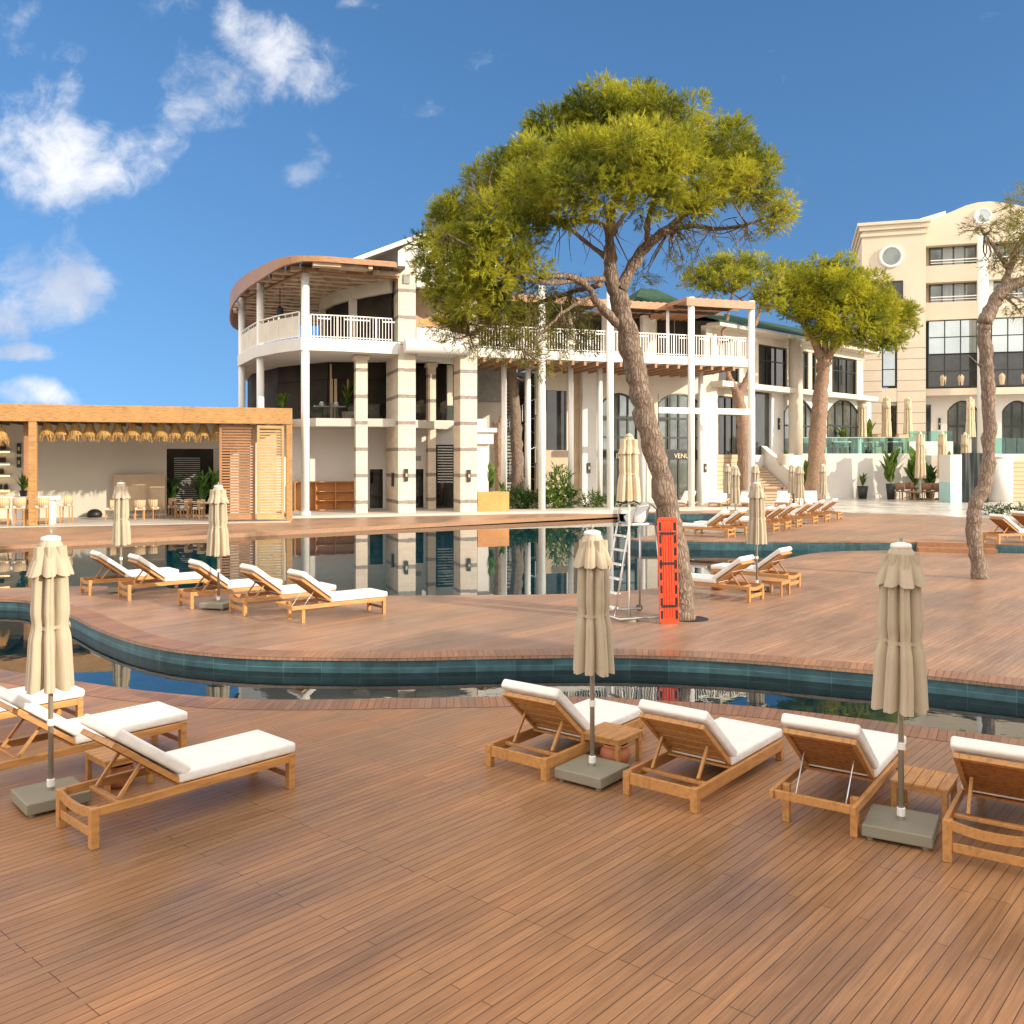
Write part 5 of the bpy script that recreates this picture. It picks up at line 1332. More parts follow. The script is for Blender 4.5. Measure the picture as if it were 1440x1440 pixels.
for (za,zb) in rows:
    for p0,p1 in bays:
        rect_window(hk, H.s_(p0,2.0), H.s_(p1,2.0)-.1, za, zb-.02, 2.0, 4, (), 'curtainglass', .1)
        sA2, sB2 = H.s_(p0,2.0), H.s_(p1,2.0)-.1; q4 = (sB2-sA2)/4
        MB().box(sA2+q4+.08,sA2+2*q4-.08,1.955,1.978,za+.02,zb-.04).box(sA2+2*q4+.08,sA2+3*q4-.08,1.955,1.978,za+.02,zb-.04).build('curtain', M['sheer'], hk)
        MB().box(H.s_(p0,1.2),H.s_(p1,1.2),1.15,1.2,za+.42,za+.5).build('balcony_rail', M['paint'], hk)
        MB().box(H.s_(p0,1.2),H.s_(p1,1.2),1.152,1.198,za+.2,za+.25).build('balcony_rail', M['paint'], hk)
    MB().box(m0,e1,2.25,9,za-.002,zb).build('inner_wall', M['peach'], hk)
    for i in range(3): MB().box(H.s_(bays[i][1],1.3),H.s_(bays[i+1][0],1.3),1.3,2.2,za,zb).build('pier', M['white'], hk)
for p0,p1 in bays:
    zh = (zbig[0]+zbig[1])/2; aa, bb = H.s_(p0-4,1.5)+.1, H.s_(p1,1.5)-.1
    w_ = rect_window(hk, aa, bb, zh+.06, zbig[1]-.05, 1.5, 3, [(zh+zbig[1])/2], 'mirrorglass', .11); w_['label'] = 'upper glazing mirroring the pale sky'
    rect_window(hk, aa, bb, zbig[0]+.15, zh-.06, 1.5, 3, [(zh+zbig[0])/2], 'glass', .109)
    lt = MB(); rnd = random.Random(int(p0))
    for q in (rnd.uniform(.5,1.5), rnd.uniform(2.6,4.2)): xq = aa+(bb-aa)*(q+.5)/5; lt.lathe([(.35,zbig[0]+.2),(.42,zbig[0]+.9),(.3,zbig[0]+1.2),(.28,zbig[0]+.3)],12,xq,1.78)
    lt.build('armchairs_inside', M['tan'], hk)
for i in range(3): MB().box(H.s_(bays[i][1],1.2),H.s_(bays[i+1][0]-4,1.2),1.2,2.2,zbig[0],zbig[1]).build('pier', M['white'], hk)
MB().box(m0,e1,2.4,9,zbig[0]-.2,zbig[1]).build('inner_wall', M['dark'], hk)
MB().cyl(H.s_(1382,-.4),-.4,TZ,rows[0][1]+.3,.42,24).build('round_column', M['paint'], hk, smooth=True)
gt = zsl[0]-.002
gp = m0
for p0,p1 in ((1332,1376),(1409,1452),(1490,1534)):
    a,b = H.s_(p0,2.0),H.s_(p1,2.0)
    MB().box(gp,a,2.0,2.4,TZ,gt).build('ground_floor_wall', M['white'], hk); gp = b
    arch_window(hk, a, b, TZ, hz((p0+p1)/2,578,2.0), .9, 2.12, 3, [hz((p0+p1)/2,599,2.0)], 'curtainglass', .14, 'window', gt, 'white', .4)
MB().box(gp,e1,2.0,2.4,TZ,gt).build('ground_floor_wall', M['white'], hk)
MB().box(H.s_(1300.5,1.9),H.s_(1309,1.9),1.9,1.98,TZ,hz(1305,569,1.9)).build('door', M['glass'], hk)
sconce(hk, H.s_(1321,2.0), 2.0, hz(1321,596,2.0), 1.0)
cs, czz = H.s_(1382,1.0), hz(1382,304.5,1.0)
tor = MB().tube([(cs+.62*math.cos(a*math.pi/14),.95,czz+.62*math.sin(a*math.pi/14)) for a in range(29)], .12, 8); ww = tor.build('round_window', M['paint'], hk, smooth=True)
MB().face_prism([(cs+.6*math.cos(a*math.pi/14),czz+.6*math.sin(a*math.pi/14)) for a in range(28)], .93, .99).build('pane', M['mirrorglass'], ww)
for px in (1345,1368,1418,1436):    # chairs and covers behind the tall glazing
    pass

# ================================================================== terrace, stairs, retaining wall
TY = 66.5
tw = thing('terrace_wall', 'white retaining wall with green glass balustrade in front of the hotel terrace', 'wall', (0,TY,0))
def X(px, Y=TY): return (px-PX0)/F*Y
MB().box(X(1104),X(1283),0,.35,ZF,TZ+.12).build('wall', M['white'], tw)
MB().box(X(1283)+.003,X(1345),.5,.85,ZF,TZ+1.0).build('wall', M['white'], tw)
MB().box(X(1396),X(1640),.6,.95,ZF,TZ+.1).build('wall', M['white'], tw)
gl = [(1098,1122),(1123,1142),(1143,1172),(1173,1196),(1197,1222),(1223,1250),(1251,1280)]
for p0,p1 in gl: MB().box(X(p0),X(p1)-.05,.15,.18,TZ+.13,TZ+1.25).build('glass_panel', M['railglass'], tw)
MB().box(X(1098),X(1280),.12,.21,TZ+1.252,TZ+1.30).build('handrail', M['steel'], tw)
for p0,p1 in ((1283,1310),(1311,1345),(1397,1420),(1421,1436),(1437,1500)): MB().box(X(p0)+.05,X(p1)-.03,.66,.69,TZ+(1.0 if p0<1390 else .1),TZ+(1.75 if p0<1390 else 1.25)).build('glass_panel', M['railglass'], tw)
te = MB().box(X(1098),X(1640)+3,TY+.352,TY+30,TZ-1.2,TZ).build('terrace', M['concrete']); struct(te)
# broad sandstone stairs rising to the terrace beside a sloped white parapet
stt = thing('terrace_stairs', 'broad sandstone stairs with white sloped parapet left of the retaining wall', 'stairs', (0,0,0))
pA, pB = Vector((X(1060,64.2),64.2,0)), Vector((X(1119,59.6),59.6,0))
ns = 18; y0s, y1s = 58.5, 64.5; mb = MB()
for i in range(ns):
    y = y0s+(y1s-y0s)*i/ns; z = ZF+(TZ-ZF)*(i+1)/ns
    xr = pA.x+(pB.x-pA.x)*(1-i/(ns-1))-.05
    mb.box(X(1004,60), xr, y, y1s+.3, z-(TZ-ZF)/ns+(.0 if i else 0), z)
mb.build('steps', M['step'], stt)
n = 2; pr = MB()
for q in (0,):
    off_ = Vector((.5,.55,0)); tA, tB = TZ+1.1, ZF+1.7
    vs = [(*pB[:2],ZF),(*pA[:2],ZF),(*pA[:2],tA),(*pB[:2],tB)]; vs += [(x+off_.x,y+off_.y,z) for x,y,z in vs]
    pr.add(vs, [(0,1,2,3),(7,6,5,4),(3,2,6,7),(0,3,7,4),(1,5,6,2)])
pr.build('parapet', M['white'], stt)
pot = thing('stone_planter', 'big pale stone planter on the stairs beside the white parapet', 'planter', (pA.x+.70*(pB.x-pA.x)+.26, pA.y+.70*(pB.y-pA.y)+.3, TZ+1.1+.70*(ZF+1.7-TZ-1.1)-.12), 0, None, .72)
MB().lathe([(.45,0),(.62,.3),(.72,1.0),(.75,1.15),(.66,1.15),(.6,.9)],20).build('body', M['cream'], pot, smooth=True); MB().cyl(0,0,.9,.95,.6,16).build('soil', M['black'], pot)
blades('leaf', pot, 'leaves', (0,0,.9), .8, 12, .5, .18, 77)
hr = thing('stair_rail', 'brown handrail at the foot of the broad sandstone stairs', 'railing', (0,0,0))
MB().tube([(X(1072,56),56,ZF+.95),(X(1118,56),56,ZF+.95)], .06, 8).build('rail', M['woodbrown'], hr)
for px in (1074,1100,1116): MB().box(X(px,56)-.05,X(px,56)+.05,55.95,56.05,ZF,ZF+1.1).build('post', M['black'], hr)

# umbrellas on terrace and plaza (taller, beige)
def tall_umbrella(seed):
    t = thing('closed_umbrella', 'tall closed beige umbrella', 'umbrella')
    MB().box(-.45,.45,-.45,.45,0,.12).build('base_plate', M['plate'], t, bevel=.02)
    MB().cyl(0,0,.12,4.7,.04,10).build('pole', M['paint'], t)
    c,k,s = canopy_mesh(seed, 1.5, 4.6, .38, 8); a = c.build('canopy', M['beige_canvas'], t, smooth=True); s.build('tie', M['beige_canvas'], a, smooth=True)
    MB().lathe([(.30,3.7),(.26,4.2),(.12,4.6),(.02,4.75)],16).build('cape', M['beige_canvas'], a, smooth=True)
    return t
tu = tall_umbrella(5); gT = 'tall umbrellas by the hotel block'
for i,(px,Y,z,lb) in enumerate([(1212,73,TZ,'tall closed umbrella on the terrace behind the glass, leftmost of three before the peach piers'),(1247,73,TZ,'tall closed umbrella on the terrace in front of the dark doorway between peach piers'),
      (1277,74,TZ,'tall closed umbrella on the terrace in front of the right rusticated peach pier'),(1365,74,TZ,'tall closed umbrella on the terrace in front of the arched window of the hotel block'),
      (1064,66.5,TZ,'tall closed umbrella at the top of the sandstone stairs against the dark doorway'),(1294,64,ZF,'tall closed umbrella on the plaza, left one over the rattan seating'),(1325,64,ZF,'tall closed umbrella on the plaza, right one over the rattan seating'),(1357,65.5,ZF,'umbrella top showing above the black booth')]):
    p = (X(px,Y),Y,z); 
    if i == 0: tu.location = p; tu['label'] = lb; tu['group'] = gT
    else: dup(tu, p, i*.7, lb, gT, .9 if px < 1100 else 1.0)

# plaza furniture, plants, booth
def plant(label, p, h, n, spread, w, seed, pot_h=.6, pot_r=.3, mat='leaf', group=None):
    t = thing('potted_plant', label, 'plant', p, 0, group)
    MB().lathe([(pot_r*.7,0),(pot_r,pot_h),(pot_r*.85,pot_h),(pot_r*.8,pot_h*.85)],16).build('pot', M['frame'], t, smooth=True)
    st_ = MB().cyl(0,0,pot_h*.8,pot_h+h*.4,.04,6); st_.build('stem', M['bark2'], t)
    blades(mat, t, 'leaves', (0,0,pot_h), h, n, spread, w, seed, .2); return t
plant('small round bush in a grey pot standing alone before the white retaining wall', (X(1213,65.8),65.8,ZF), 1.1, 40, .45, .12, 3, .9, .38)
plant('banana plant in a tall dark pot at the left of the plaza seating', (X(1253,64.6),64.6,ZF), 3.1, 16, .9, .6, 8, 1.1, .35)
plant('banana plant between the two plaza umbrellas', (X(1287,65.6),65.6,ZF), 3.8, 18, 1.1, .65, 9, .8, .35)
plant('banana plant at the right of the plaza seating beside the pale booth', (X(1333,65.6),65.6,ZF), 2.9, 18, 1.2, .6, 10, .8, .35)
plant('dark bush behind the rattan plaza seating', (X(1308,65.9),65.9,ZF), 2.4, 22, 1.1, .4, 14, .6, .35, 'dark_leaf')
plant('leafy plant on the terrace between the arched windows of the connecting wing', (X(1186,70.5),70.5,TZ), 1.9, 30, .9, .25, 15, .6, .35)
plant('pair of palms on the terrace beside the round cream column', (X(1110,67.2),67.2,TZ), 2.2, 30, 1.2, .22, 16, .6, .35, 'dark_leaf')
plant('green plant at the top of the stairs beside the white pole', (X(1066,65.2),65.2,TZ), 1.4, 24, .6, .25, 17, .5, .3)
plant('tall leaf plant on the terrace right of the leftmost terrace umbrella', (X(1222,73.5),73.5,TZ), 2.8, 8, .7, .45, 18, .7, .35)
t = plant('light green plant at the foot of the thick pine trunk', (X(1134,63.5),63.5,ZF+.3), 2.4, 16, .8, .5, 19, .5, .3)
ch1 = None
for i,(px,Y,rz) in enumerate([(1267,63.3,10),(1277,64.1,190),(1304,63.1,80),(1316,63.1,80),(1331,63.1,80),(1339,64.3,200)]):
    lb = ['leftmost rattan armchair of the plaza seating','rattan armchair facing the leftmost one on the plaza','rattan armchair under the gap between the plaza umbrellas','rattan armchair in front of the right plaza umbrella','rattan armchair next to last before the pale booth','rattan armchair closest to the pale booth'][i]
    if ch1 is None: ch1 = chair(lb,(X(px,Y),Y,ZF+.006),R(rz),.42,'woodbrown','rattan armchairs on the plaza'); ch1.scale = (1.35,)*3
    else: dup(ch1,(X(px,Y),Y,ZF+.006),R(rz),lb,None,1.35)
wt = thing('coffee_table','round wooden coffee table between the plaza armchairs','table',(X(1286,63.3),63.3,ZF+.006))
MB().cyl(0,0,.55,.62,.6,20).build('table_top', M['teak'], wt); MB().cyl(0,0,0,.549,.12,12,.08).build('leg', M['teak'], wt)
for i,(px,Y) in enumerate([(1128,67.6),(1158,69),(1170,68),(1184,69.5),(1236,68.5),(1262,68.5)]):
    lb = 'terrace chair behind the green glass, '+['near the stairs','left of the thick pine trunk','just right of the thick pine trunk','before the second arched window','between the terrace umbrellas','before the right peach pier'][i]
    if i == 0: tc0 = chair(lb,(X(px,Y),Y,TZ),R(70),.45,'greycloth','dark chairs on the hotel terrace',False); tc0.scale=(1.4,)*3
    else: dup(tc0,(X(px,Y),Y,TZ),R(40*i),lb,None,1.4)
tp2 = None
for i,(px,Y) in enumerate([(1142,68),(1180,68),(1228,69.5),(1255,68)]):
    lb = 'terrace table behind the green glass, '+['left of the thick pine trunk','right of the thick pine trunk','between the terrace umbrellas','at the right end of the glass'][i]
    if tp2 is None:
        tp2 = thing('terrace_table',lb,'table',(X(px,Y),Y,TZ),0,'tables on the hotel terrace')
        MB().box(-.7,.7,-.5,.5,.95,1.02).build('table_top', M['whiteplastic'], tp2)
        for sx in (-1,1):
            for sy in (-1,1): MB().box(sx*.6-.04,sx*.6+.04,sy*.42-.04,sy*.42+.04,0,.949).build('leg', M['frame'], tp2)
    else: dup(tp2,(X(px,Y),Y,TZ),.2*i,lb)
for i,px in enumerate((1134,1234,1271)):
    if i == 0:
        pn0 = thing('terrace_planter','tan fabric planter on the terrace by the arched window of the connecting wing','planter',(X(px,74),74,TZ),0,'tan planters on the terrace'); MB().box(-.55,.55,-.3,.3,0,1.7).build('body', M['tan'], pn0, bevel=.04)
        MB().box(-.5,.5,-.25,.25,1.702,1.74).build('soil', M['black'], pn0)
    else: dup(pn0,(X(px,74),74,TZ),0,['','tan fabric planter left of the dark doorway between peach piers','tan fabric planter before the right rusticated pier'][i])
bo = thing('changing_booth', 'booth with pale teal panel and black tarpaulin curtain beside the slim leaning pine', 'booth', (X(1353,59.6),59.6,ZF+.006))
MB().box(-.75,-.02,.0,1.6,1.3,3.1).build('panel', M['white'], bo); MB().box(-.75,-.02,.0,1.6,0,1.298).build('panel', M['tealpanel'], bo)
n = 24; cur = MB()
for i in range(n+1):
    x = i/n*1.75
    for j in range(7): cur.v.append((x, .05*math.sin(x*9+j*.5)+.03*math.sin(x*23)+.1, j/6*3.22-(.10*(x/1.75-.4)**2*2 if j==6 else 0)))
for i in range(n):
    for j in range(6): a=i*7+j; cur.f.append((a,a+7,a+8,a+1))
cur.build('curtain', M['tarp'], bo, smooth=True)
MB().box(0,1.8,.3,1.6,0,3.1).build('back', M['dark'], bo)
cy = thing('curved_wall', 'white curved wall drum right of the slim leaning pine', 'wall', (X(1408,61),61.3,ZF+.006))
MB().cyl(0,0,0,2.9,.95,40).build('drum', M['white'], cy, smooth=True); MB().cyl(0,0,2.9,2.98,1.0,40).build('coping', M['white'], cy)
sw = thing('slat_wall', 'low wall of pale stone courses at the right edge', 'wall', (X(1424,60.5),60.5,ZF+.006))
MB().box(0,8,0,.5,0,2.7).build('wall', M['stair'], sw)
cm_ = MB().box(X(1423,60)-.0,X(1427,60),59.9,60.1,3.05,3.25); 
# hedge at the plaza edge
for i,px in enumerate((1396,1410,1425,1440)):
    Y = 46.5-i*.5; t = thing('low_shrub', ['leftmost','second','third','rightmost'][i]+' of the dark low shrubs at the plaza edge, right of the slim pine', 'shrub', (X(px,Y),Y,ZF), i, 'low shrubs at the plaza edge')
    bush(t,'leaves','dark_leaf',[(0,0,.18,.45,.4,.22,1)],220,.2,.05,8); MB().cyl(0,0,0,.2,.02,6).build('stem', M['bark'], t)
for i,px in enumerate((1160,1232)):
    t = thing('floor_lamp', ['left','right'][i]+' small white loop lamp standing at the foot of the retaining wall', 'lamp', (X(px,66.1),66.1,ZF+.006), 0, 'loop lamps by the retaining wall')
    MB().tube([(-.25,0,0),(-.25,0,.35),(.25,0,.35),(.25,0,0)], .04, 8).build('frame', M['paint'], t)

# unseen block added behind the viewer to cast shade over the near deck
sdir = Vector((SUNV.x, SUNV.y)); per = Vector((-sdir.y, sdir.x))
HWd = 25.0; ht_ = 13.0
hw_ = thing('unseen_shade_block', 'unseen cream block with dark windows, added behind the viewer to shade the near deck', 'building', (sdir.x*HWd, sdir.y*HWd, 0), math.atan2(per.y, per.x))
WL0, WL1 = -70, 13.5
MB().box(WL0,WL1,-14,-2,0,ht_).build('wall', M['cream'], hw_)
wdw = MB()
for r in range(4):
    for i in range(24): wdw.box(WL0+1+i*3.4,WL0+3+i*3.4,-2.05+.053,-1.98,1+r*3.1,3+r*3.1)
wdw.build('windows', M['glass'], hw_)
MB().box(WL0-.3,WL1+.3,-14.3,-1.7,ht_,ht_+.3).build('cornice', M['cream'], hw_)
# ================================================================== pines
def limb(mb, pts, r0, r1, n=10, wob=.0, seed=0, flare=0):
    rnd = random.Random(seed); P = spline(pts, 6); m = len(P)
    rad = []
    for i,p in enumerate(P):
        t = i/(m-1); r = r0+(r1-r0)*t
        if flare: r *= 1+flare*math.exp(-t*m/3.0)
        rad.append(r*(1+rnd.uniform(-.07,.07)))
    for i in range(1,m-1): P[i] = P[i]+Vector((rnd.uniform(-1,1),rnd.uniform(-1,1),rnd.uniform(-1,1)))*wob*rad[i]
    mb.tube(P, rad, n)
def knobby(mb, amp, seed):
    rnd = np.random.RandomState(seed); V = np.array(mb.v); ph = rnd.uniform(0,6,9)
    d = amp*(np.sin(V[:,0]*9+V[:,2]*4+ph[0])*np.sin(V[:,1]*11+ph[1]+V[:,2]*2.3)+.6*np.sin(V[:,2]*13+V[:,0]*17+ph[2]))
    V[:,0] += d; V[:,1] += np.roll(d,3)*.7; mb.v = [tuple(p) for p in V]
def twigs(mb, ends, clumps, seed, r=.02, n=3):
    rnd = random.Random(seed)
    for (x,y,z,rx,ry,rz,w) in clumps:
        for _ in range(n):
            tgt = Vector((x+rnd.uniform(-.7,.7)*rx, y+rnd.uniform(-.7,.7)*ry, z+rnd.uniform(-.5,.5)*rz))
            src = min(ends, key=lambda e: (Vector(e)-tgt).length); src = Vector(src)
            mid = (src+tgt)/2+Vector((rnd.uniform(-.2,.2),rnd.uniform(-.2,.2),rnd.uniform(-.25,.1)))*(tgt-src).length
            mb.tube(spline([src,mid,tgt],3), [r*(1-.75*i/6) for i in range(7)], 5)

# ---- the big leaning pine in the middle
DY = 17.8
bp_ = thing('pine_tree', 'big leaning umbrella pine with wide yellow green crown in the middle of the island deck', 'tree', (0,0,0))
T = lambda px,py,dy=0: at(px,py,DY+dy)
tk = MB()
base = G(960,871,ZI)
limb(tk, [Vector((base.x,DY,ZI-.05)),T(956,830),T(950,780),T(941,730),T(932,680),T(922,640),T(910,595),T(899,545),T(889,500),T(879,455),T(869,415)], .245, .185, 28, .12, 1, .2)
tk.v = tk.v
limb(tk, [T(962,872,.1),T(960,800,.12),T(948,735,.15),T(935,690,.15)], .20, .09, 18, .1, 2)      # second rib of the fused trunk
limb(tk, [T(869,420),T(860,392),T(857,350),T(858,315),T(864,285,-.1),T(880,262,-.3)], .15, .045, 16, .1, 3)
limb(tk, [T(872,408),T(892,370,.1),T(915,340,.2),T(945,317,.3),T(975,290,.4),T(1000,262,.5)], .135, .04, 14, .1, 4)
limb(tk, [T(884,470),T(862,448,-.1),T(840,425,-.2),T(828,405,-.3),T(800,388,-.6),T(760,392,-.9)], .105, .045, 12, .1, 5)
limb(tk, [T(848,392,-.2),T(805,395,-.5),T(765,397,-.9),T(720,380,-1.2),T(668,350,-1.4),T(630,330,-1.5)], .06, .02, 10, .12, 6)
limb(tk, [T(856,364),T(830,345,.3),T(798,320,.6),T(770,312,.9)], .07, .03, 10, .12, 7)
limb(tk, [T(930,330,.25),T(970,318,.2),T(1010,322,0),T(1050,316,-.3),T(1090,300,-.5)], .06, .018, 10, .12, 8)
limb(tk, [T(858,330),T(840,312,-.4),T(800,312,-.8),T(750,300,-1.0),T(700,290,-1.1)], .05, .02, 8, .12, 9)
limb(tk, [T(910,345,.1),T(912,310,-.2),T(922,280,-.5),T(935,255,-.7)], .07, .025, 10, .1, 10)
limb(tk, [T(860,330,.1),T(880,300,.8),T(900,260,1.2),T(905,225,1.3)], .06, .02, 10, .1, 11)
limb(tk, [T(845,400,-.2),T(800,412,.2),T(745,430,.4),T(700,452,.3),T(660,470,0)], .055, .02, 10, .14, 12)
limb(tk, [T(835,415,-.2),T(790,440,-.5),T(760,470,-.6),T(735,492,-.6)], .04, .012, 8, .14, 13)
knobby(tk, .022, 4)
tk.build('trunk', M['bark'], bp_, smooth=True)
MB().lathe([(.30,ZI+.001),(.34,ZI+.006),(.37,ZI+.006),(.39,ZI+.002)],24,base.x+.12,DY-.02).build('tree_pit', M['black'], bp_)
px2m = DY/F
cl = []
def cp(px,py,rpx,dy=0,fl=.72,w=1,ry=None):
    p = T(px,py,dy); r = rpx*px2m; cl.append((p.x,p.y,p.z,r,(ry or r*1.05),r*fl,w))
for a in [(845,150,55,0),(900,150,58,.3),(955,165,55,0),(1010,190,50,.2),(1050,215,48,-.2),(1068,235,32,.3),(800,170,50,.3),(770,205,55,-.3),(820,215,62,-1.3),(890,210,70,-1.5),(960,225,62,-1.2),
          (1015,250,50,-.8),(1060,262,34,0),(720,230,46,0),(690,255,50,.4),(655,280,46,0),(740,265,58,-1.2),(790,265,55,-1.7),(850,260,50,-1.8),(915,265,46,-1.6),(975,270,40,-1.0),
          (625,305,40,.2),(605,335,30,-.2),(640,335,50,-.9),(690,310,55,-1.4),(735,320,45,-1.3),(612,370,32,0),(650,375,48,-.9),(695,365,48,-1.2),(740,365,36,-.9),(625,400,32,-.2),(665,410,42,-.7),(705,410,36,-.8),(640,435,30,0),(1095,275,26,-.5),(1098,298,16,-.5),(1080,310,13,-.4),
          (830,190,60,1.4),(900,190,62,1.6),(970,205,55,1.4),(760,240,55,1.4),(700,285,48,1.3),(870,140,45,.2),(1030,232,40,1.1),(760,175,30,.2),(735,208,26,.6)]: cp(*a)
dense = list(cl)
cl = [(x,y,z-.16,rx*.95,ry*.95,rz*.95,w) for x,y,z,rx,ry,rz,w in cl]
P,D = crown_points(cl, 1350, .35, .62, 7)
V = [tufts_mesh(P, D, .095, .0135, 14, .85, .28)]
cl = []
for a in [(660,445,34,.2),(700,455,40,0),(745,455,36,-.3),(650,470,26,.2),(690,480,30,.1),(735,485,30,-.5),(770,440,34,.3),(790,470,30,.2),(775,500,20,-.4),(810,450,26,.3),(820,478,22,.2),(625,460,22,0),(800,420,30,.4),(760,410,30,-.2),(950,345,20,0),(1000,330,14,-.1),(965,370,16,.3),(900,390,18,.6),(755,520,14,-.5),(1050,335,12,-.3)]: cp(*a, .8)
sparse = list(cl)
P,D = crown_points(cl, 520, -.25, .15)
V2 = tufts_mesh(P, D, .14, .013, 11, .9, .45)
ends = [tuple(T(*e)) for e in [(880,262,-.3),(858,315),(1000,262,.5),(945,317,.3),(760,392,-.9),(668,350,-1.4),(630,330,-1.5),(770,312,.9),(1050,316,-.3),(1090,300,-.5),(700,290,-1.1),(750,300,-1.0),(935,255,-.7),(905,225,1.3),(700,452,.3),(660,470,0),(745,430,.4),(735,492,-.6),(790,440,-.5),(800,412,.2),(975,290,.4)]]
tw_ = MB(); twigs(tw_, ends, dense, 3, .022, 2); twigs(tw_, ends, sparse, 5, .018, 4)
# bare hanging twigs under the crown at right
rnd = random.Random(8)
for i in range(46):
    s0 = T(rnd.uniform(760,1070), rnd.uniform(300,330), rnd.uniform(-.8,.8)); e = s0+Vector((rnd.uniform(-.5,.5),rnd.uniform(-.3,.3),rnd.uniform(-.85,-.2)))
    tw_.tube(spline([s0,(s0+e)/2+Vector((rnd.uniform(-.15,.15),0,.05)),e],3), [.012*(1-.7*i_/6) for i_ in range(7)], 4)
tw_.build('twigs', M['bark'], bp_)
tri_object('crown', np.concatenate(V), M['needle'], bp_)
tri_object('hanging_foliage', V2, M['needle3'], bp_)

# ---- other pines: pixel outlines of trunk and clumps at each tree's own depth
def pine(label, Y, trunk, limbs, clumps, mat, bark, dens, ln, wd, z0, m=11, r0=.3, r1=.2, fl=.75, sparse=False, inner=.5):
    t = thing('pine_tree', label, 'tree', (0,0,0), 0, None); T = lambda px,py,dy=0: at(px,py,Y+dy)
    tk = MB(); pts = [T(*p) for p in trunk]; pts[0].z = z0-.05
    limb(tk, pts, r0, r1, 18, .1, 3, .2); ends = [tuple(pts[-1])]
    for (a, ra, rb_) in limbs:
        q = [T(*p) for p in a]; limb(tk, q, ra, rb_, 10, .12, 7); ends += [tuple(q[-1]), tuple(q[len(q)//2])]
    knobby(tk, r0*.07, 5); tk.build('trunk', M[bark], t, smooth=True)
    cl = []
    for (px,py,rp,dy) in clumps:
        p = T(px,py,dy); r = rp*Y/F; cl.append((p.x,p.y,p.z,r,r,r*fl,1))
    P,D = crown_points(cl, dens*.75 if not sparse else dens, .35 if not sparse else .0, inner, 0 if sparse else 6)
    tri_object('crown', tufts_mesh(P,D,ln,wd,m,.95,.3), M[mat], t)
    tw = MB(); twigs(tw, ends, cl, 9, r1*.22, 2); tw.build('twigs', M[bark], t); return t
pine('round bright yellow green umbrella pine with thick trunk in front of the connecting wing', 63,
     [(1145,696),(1147,660),(1150,610),(1153,570),(1157,530),(1158,505)],
     [([(1158,510),(1150,490),(1140,470),(1125,450)],.38,.15),([(1157,515),(1168,495),(1180,480),(1195,462)],.42,.15),([(1157,515),(1160,490),(1162,460)],.3,.12),([(1180,480),(1205,470),(1230,462)],.2,.08)],
     [(1110,395,32,0),(1145,385,34,1),(1185,388,36,0),(1215,395,34,1),(1235,415,30,0),(1100,420,28,1),(1135,415,40,-2.2),(1180,415,44,-2.6),(1220,435,38,-2),(1250,430,26,-1),(1265,440,24,0),(1278,440,20,.5),(1275,460,20,0),(1150,445,36,-2.4),(1195,450,42,-2.8),(1235,465,32,-1.8),(1175,470,30,-2),(1260,475,18,-.8),(1120,440,24,-1),(1215,480,22,-1.4),(1245,487,16,-1),(1160,405,40,2),(1210,420,36,2),(1105,405,30,2),(1155,465,22,-1.5)],
     'needle2','bark2', 270, .20, .042, ZF, 13, .62, .40, .8)
pine('darker pine behind the white poles with forked trunk, left of the round pine', 59,
     [(1046,700),(1047,660),(1046,620),(1042,580),(1037,550)],
     [([(1038,555),(1030,540),(1022,520),(1015,500),(1010,470)],.26,.1),([(1039,555),(1050,535),(1058,510),(1060,470),(1058,430)],.28,.1),([(1060,460),(1072,430),(1080,410)],.14,.06),([(1012,480),(1025,440),(1030,410)],.12,.06),([(1058,440),(1040,420),(1010,400)],.1,.04)],
     [(1005,375,24,0),(1035,368,26,.5),(1065,370,24,0),(1085,385,26,.5),(985,390,22,0),(1020,395,28,-1),(1055,395,26,-1.2),(1085,410,26,-.8),(970,395,16,0),(1000,405,18,-.6),(1075,425,18,0),(1050,378,22,1.5),(1010,385,22,1.5),(1095,430,14,0)],
     'needle','bark2', 290, .20, .038, ZF, 11, .48, .34, .75, False, .45)
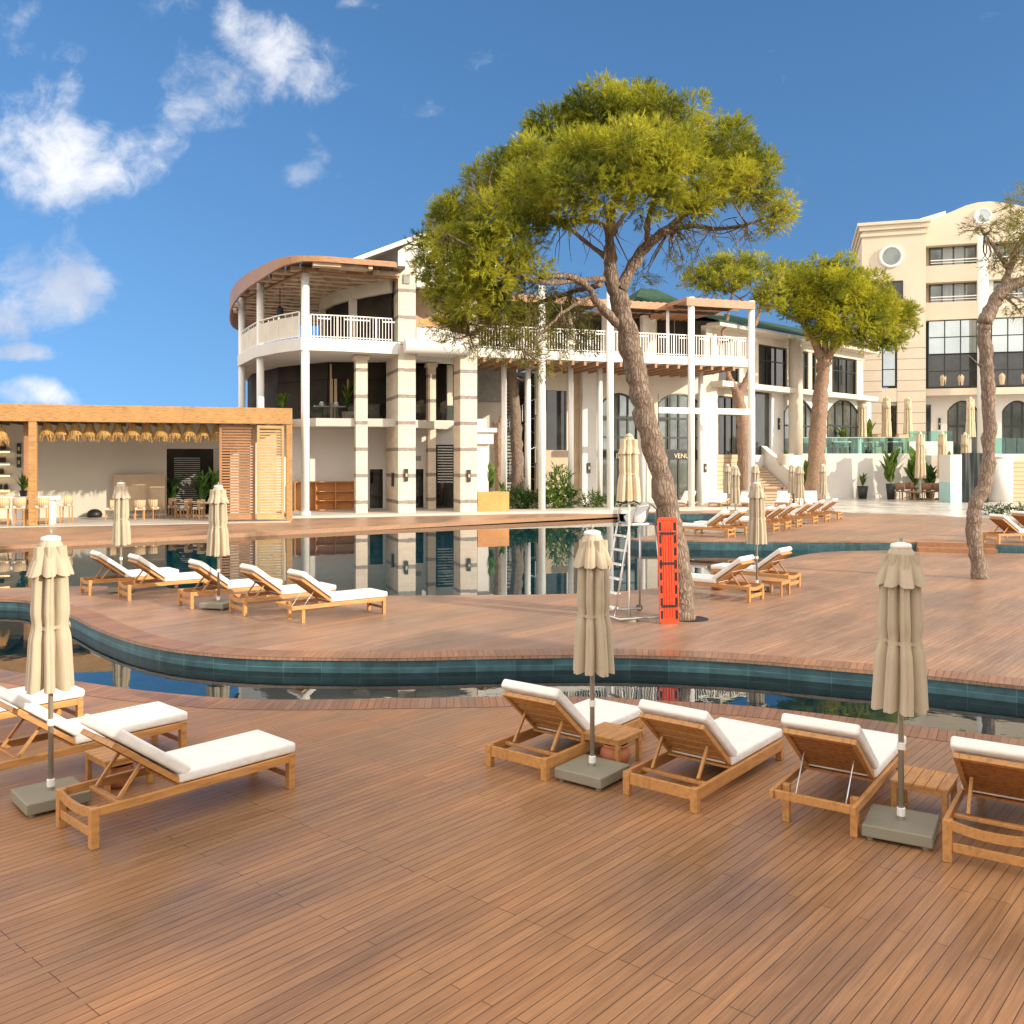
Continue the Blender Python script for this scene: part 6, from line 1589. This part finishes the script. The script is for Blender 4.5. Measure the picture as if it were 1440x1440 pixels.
pine('slim leaning pine with bent grey trunk at the right edge of the island deck', 23.8,
     [(1378,812),(1375,785),(1370,755),(1369,725),(1374,705),(1384,685),(1390,650),(1391,600),(1389,550),(1387,510),(1384,470),(1386,450)],
     [([(1385,455),(1396,430),(1408,410),(1430,398),(1470,385)],.20,.12),([(1408,412),(1418,385),(1428,355),(1440,330)],.12,.05),([(1418,380),(1400,350),(1385,330),(1378,318)],.06,.02),([(1440,330),(1470,300),(1480,280)],.06,.03),([(1470,385),(1500,400),(1520,420)],.1,.05),([(1385,525),(1375,512),(1362,500)],.035,.012)],
     [(1378,322,18,0),(1395,318,12,.3),(1365,325,9,0),(1430,300,26,.2),(1450,290,34,0),(1445,325,28,-.5),(1425,330,18,0),(1455,350,30,0),(1430,355,22,-.3),(1405,362,20,-.2),(1390,368,12,0),(1425,380,20,0),(1480,320,44,.6),(1500,360,44,0),(1435,425,16,.2),(1450,440,20,0),(1415,428,9,0),(1480,420,30,0)],
     'needle3','bark', 250, .17, .016, ZI, 12, .185, .15, .75, True, .2)
pine('dark pine trunk rising through the balcony behind the white poles', 53.0,
     [(727,705),(728,660),(726,610),(724,570),(720,530),(716,505)],
     [([(724,560),(716,545),(709,525)],.14,.05),([(718,520),(735,480),(745,450)],.2,.08),([(718,520),(705,470),(700,440)],.16,.08)],
     [(700,430,16,0),(720,425,16,.4),(745,430,16,0),(735,445,14,-.4),(712,450,12,0),(760,440,12,0)], 'needle3','bark', 60, .34, .035, GZ, 9, .38, .24, .7, True, .2)
pine('thin reddish pine trunk beside the orange planter box', 52.2,
     [(701,705),(701,660),(699,620),(697,590)], [([(699,610),(702,590),(704,583)],.1,.07),([(698,600),(691,588)],.1,.07)], [], 'needle3','bark2', 1, .1, .01, GZ, 1, .22, .2) if False else None
t = thing('cut_pine_tree', 'thin reddish cut pine trunk beside the orange planter box', 'tree', (0,0,0)); tk = MB()
q = [at(701,706,51.6),at(701,660,51.6),at(699,620,51.6),at(698,596,51.6)]; q[0].z = GZ; limb(tk, q, .2, .2, 12, .1, 3)
limb(tk, [at(699,612,51.6),at(703,595,51.6),at(705,584,51.6)], .1, .09, 8, .1, 4); limb(tk, [at(698,604,51.6),at(693,594,51.6)], .09, .08, 8, .1, 5)
tk.build('trunk', M['bark2'], t, smooth=True)
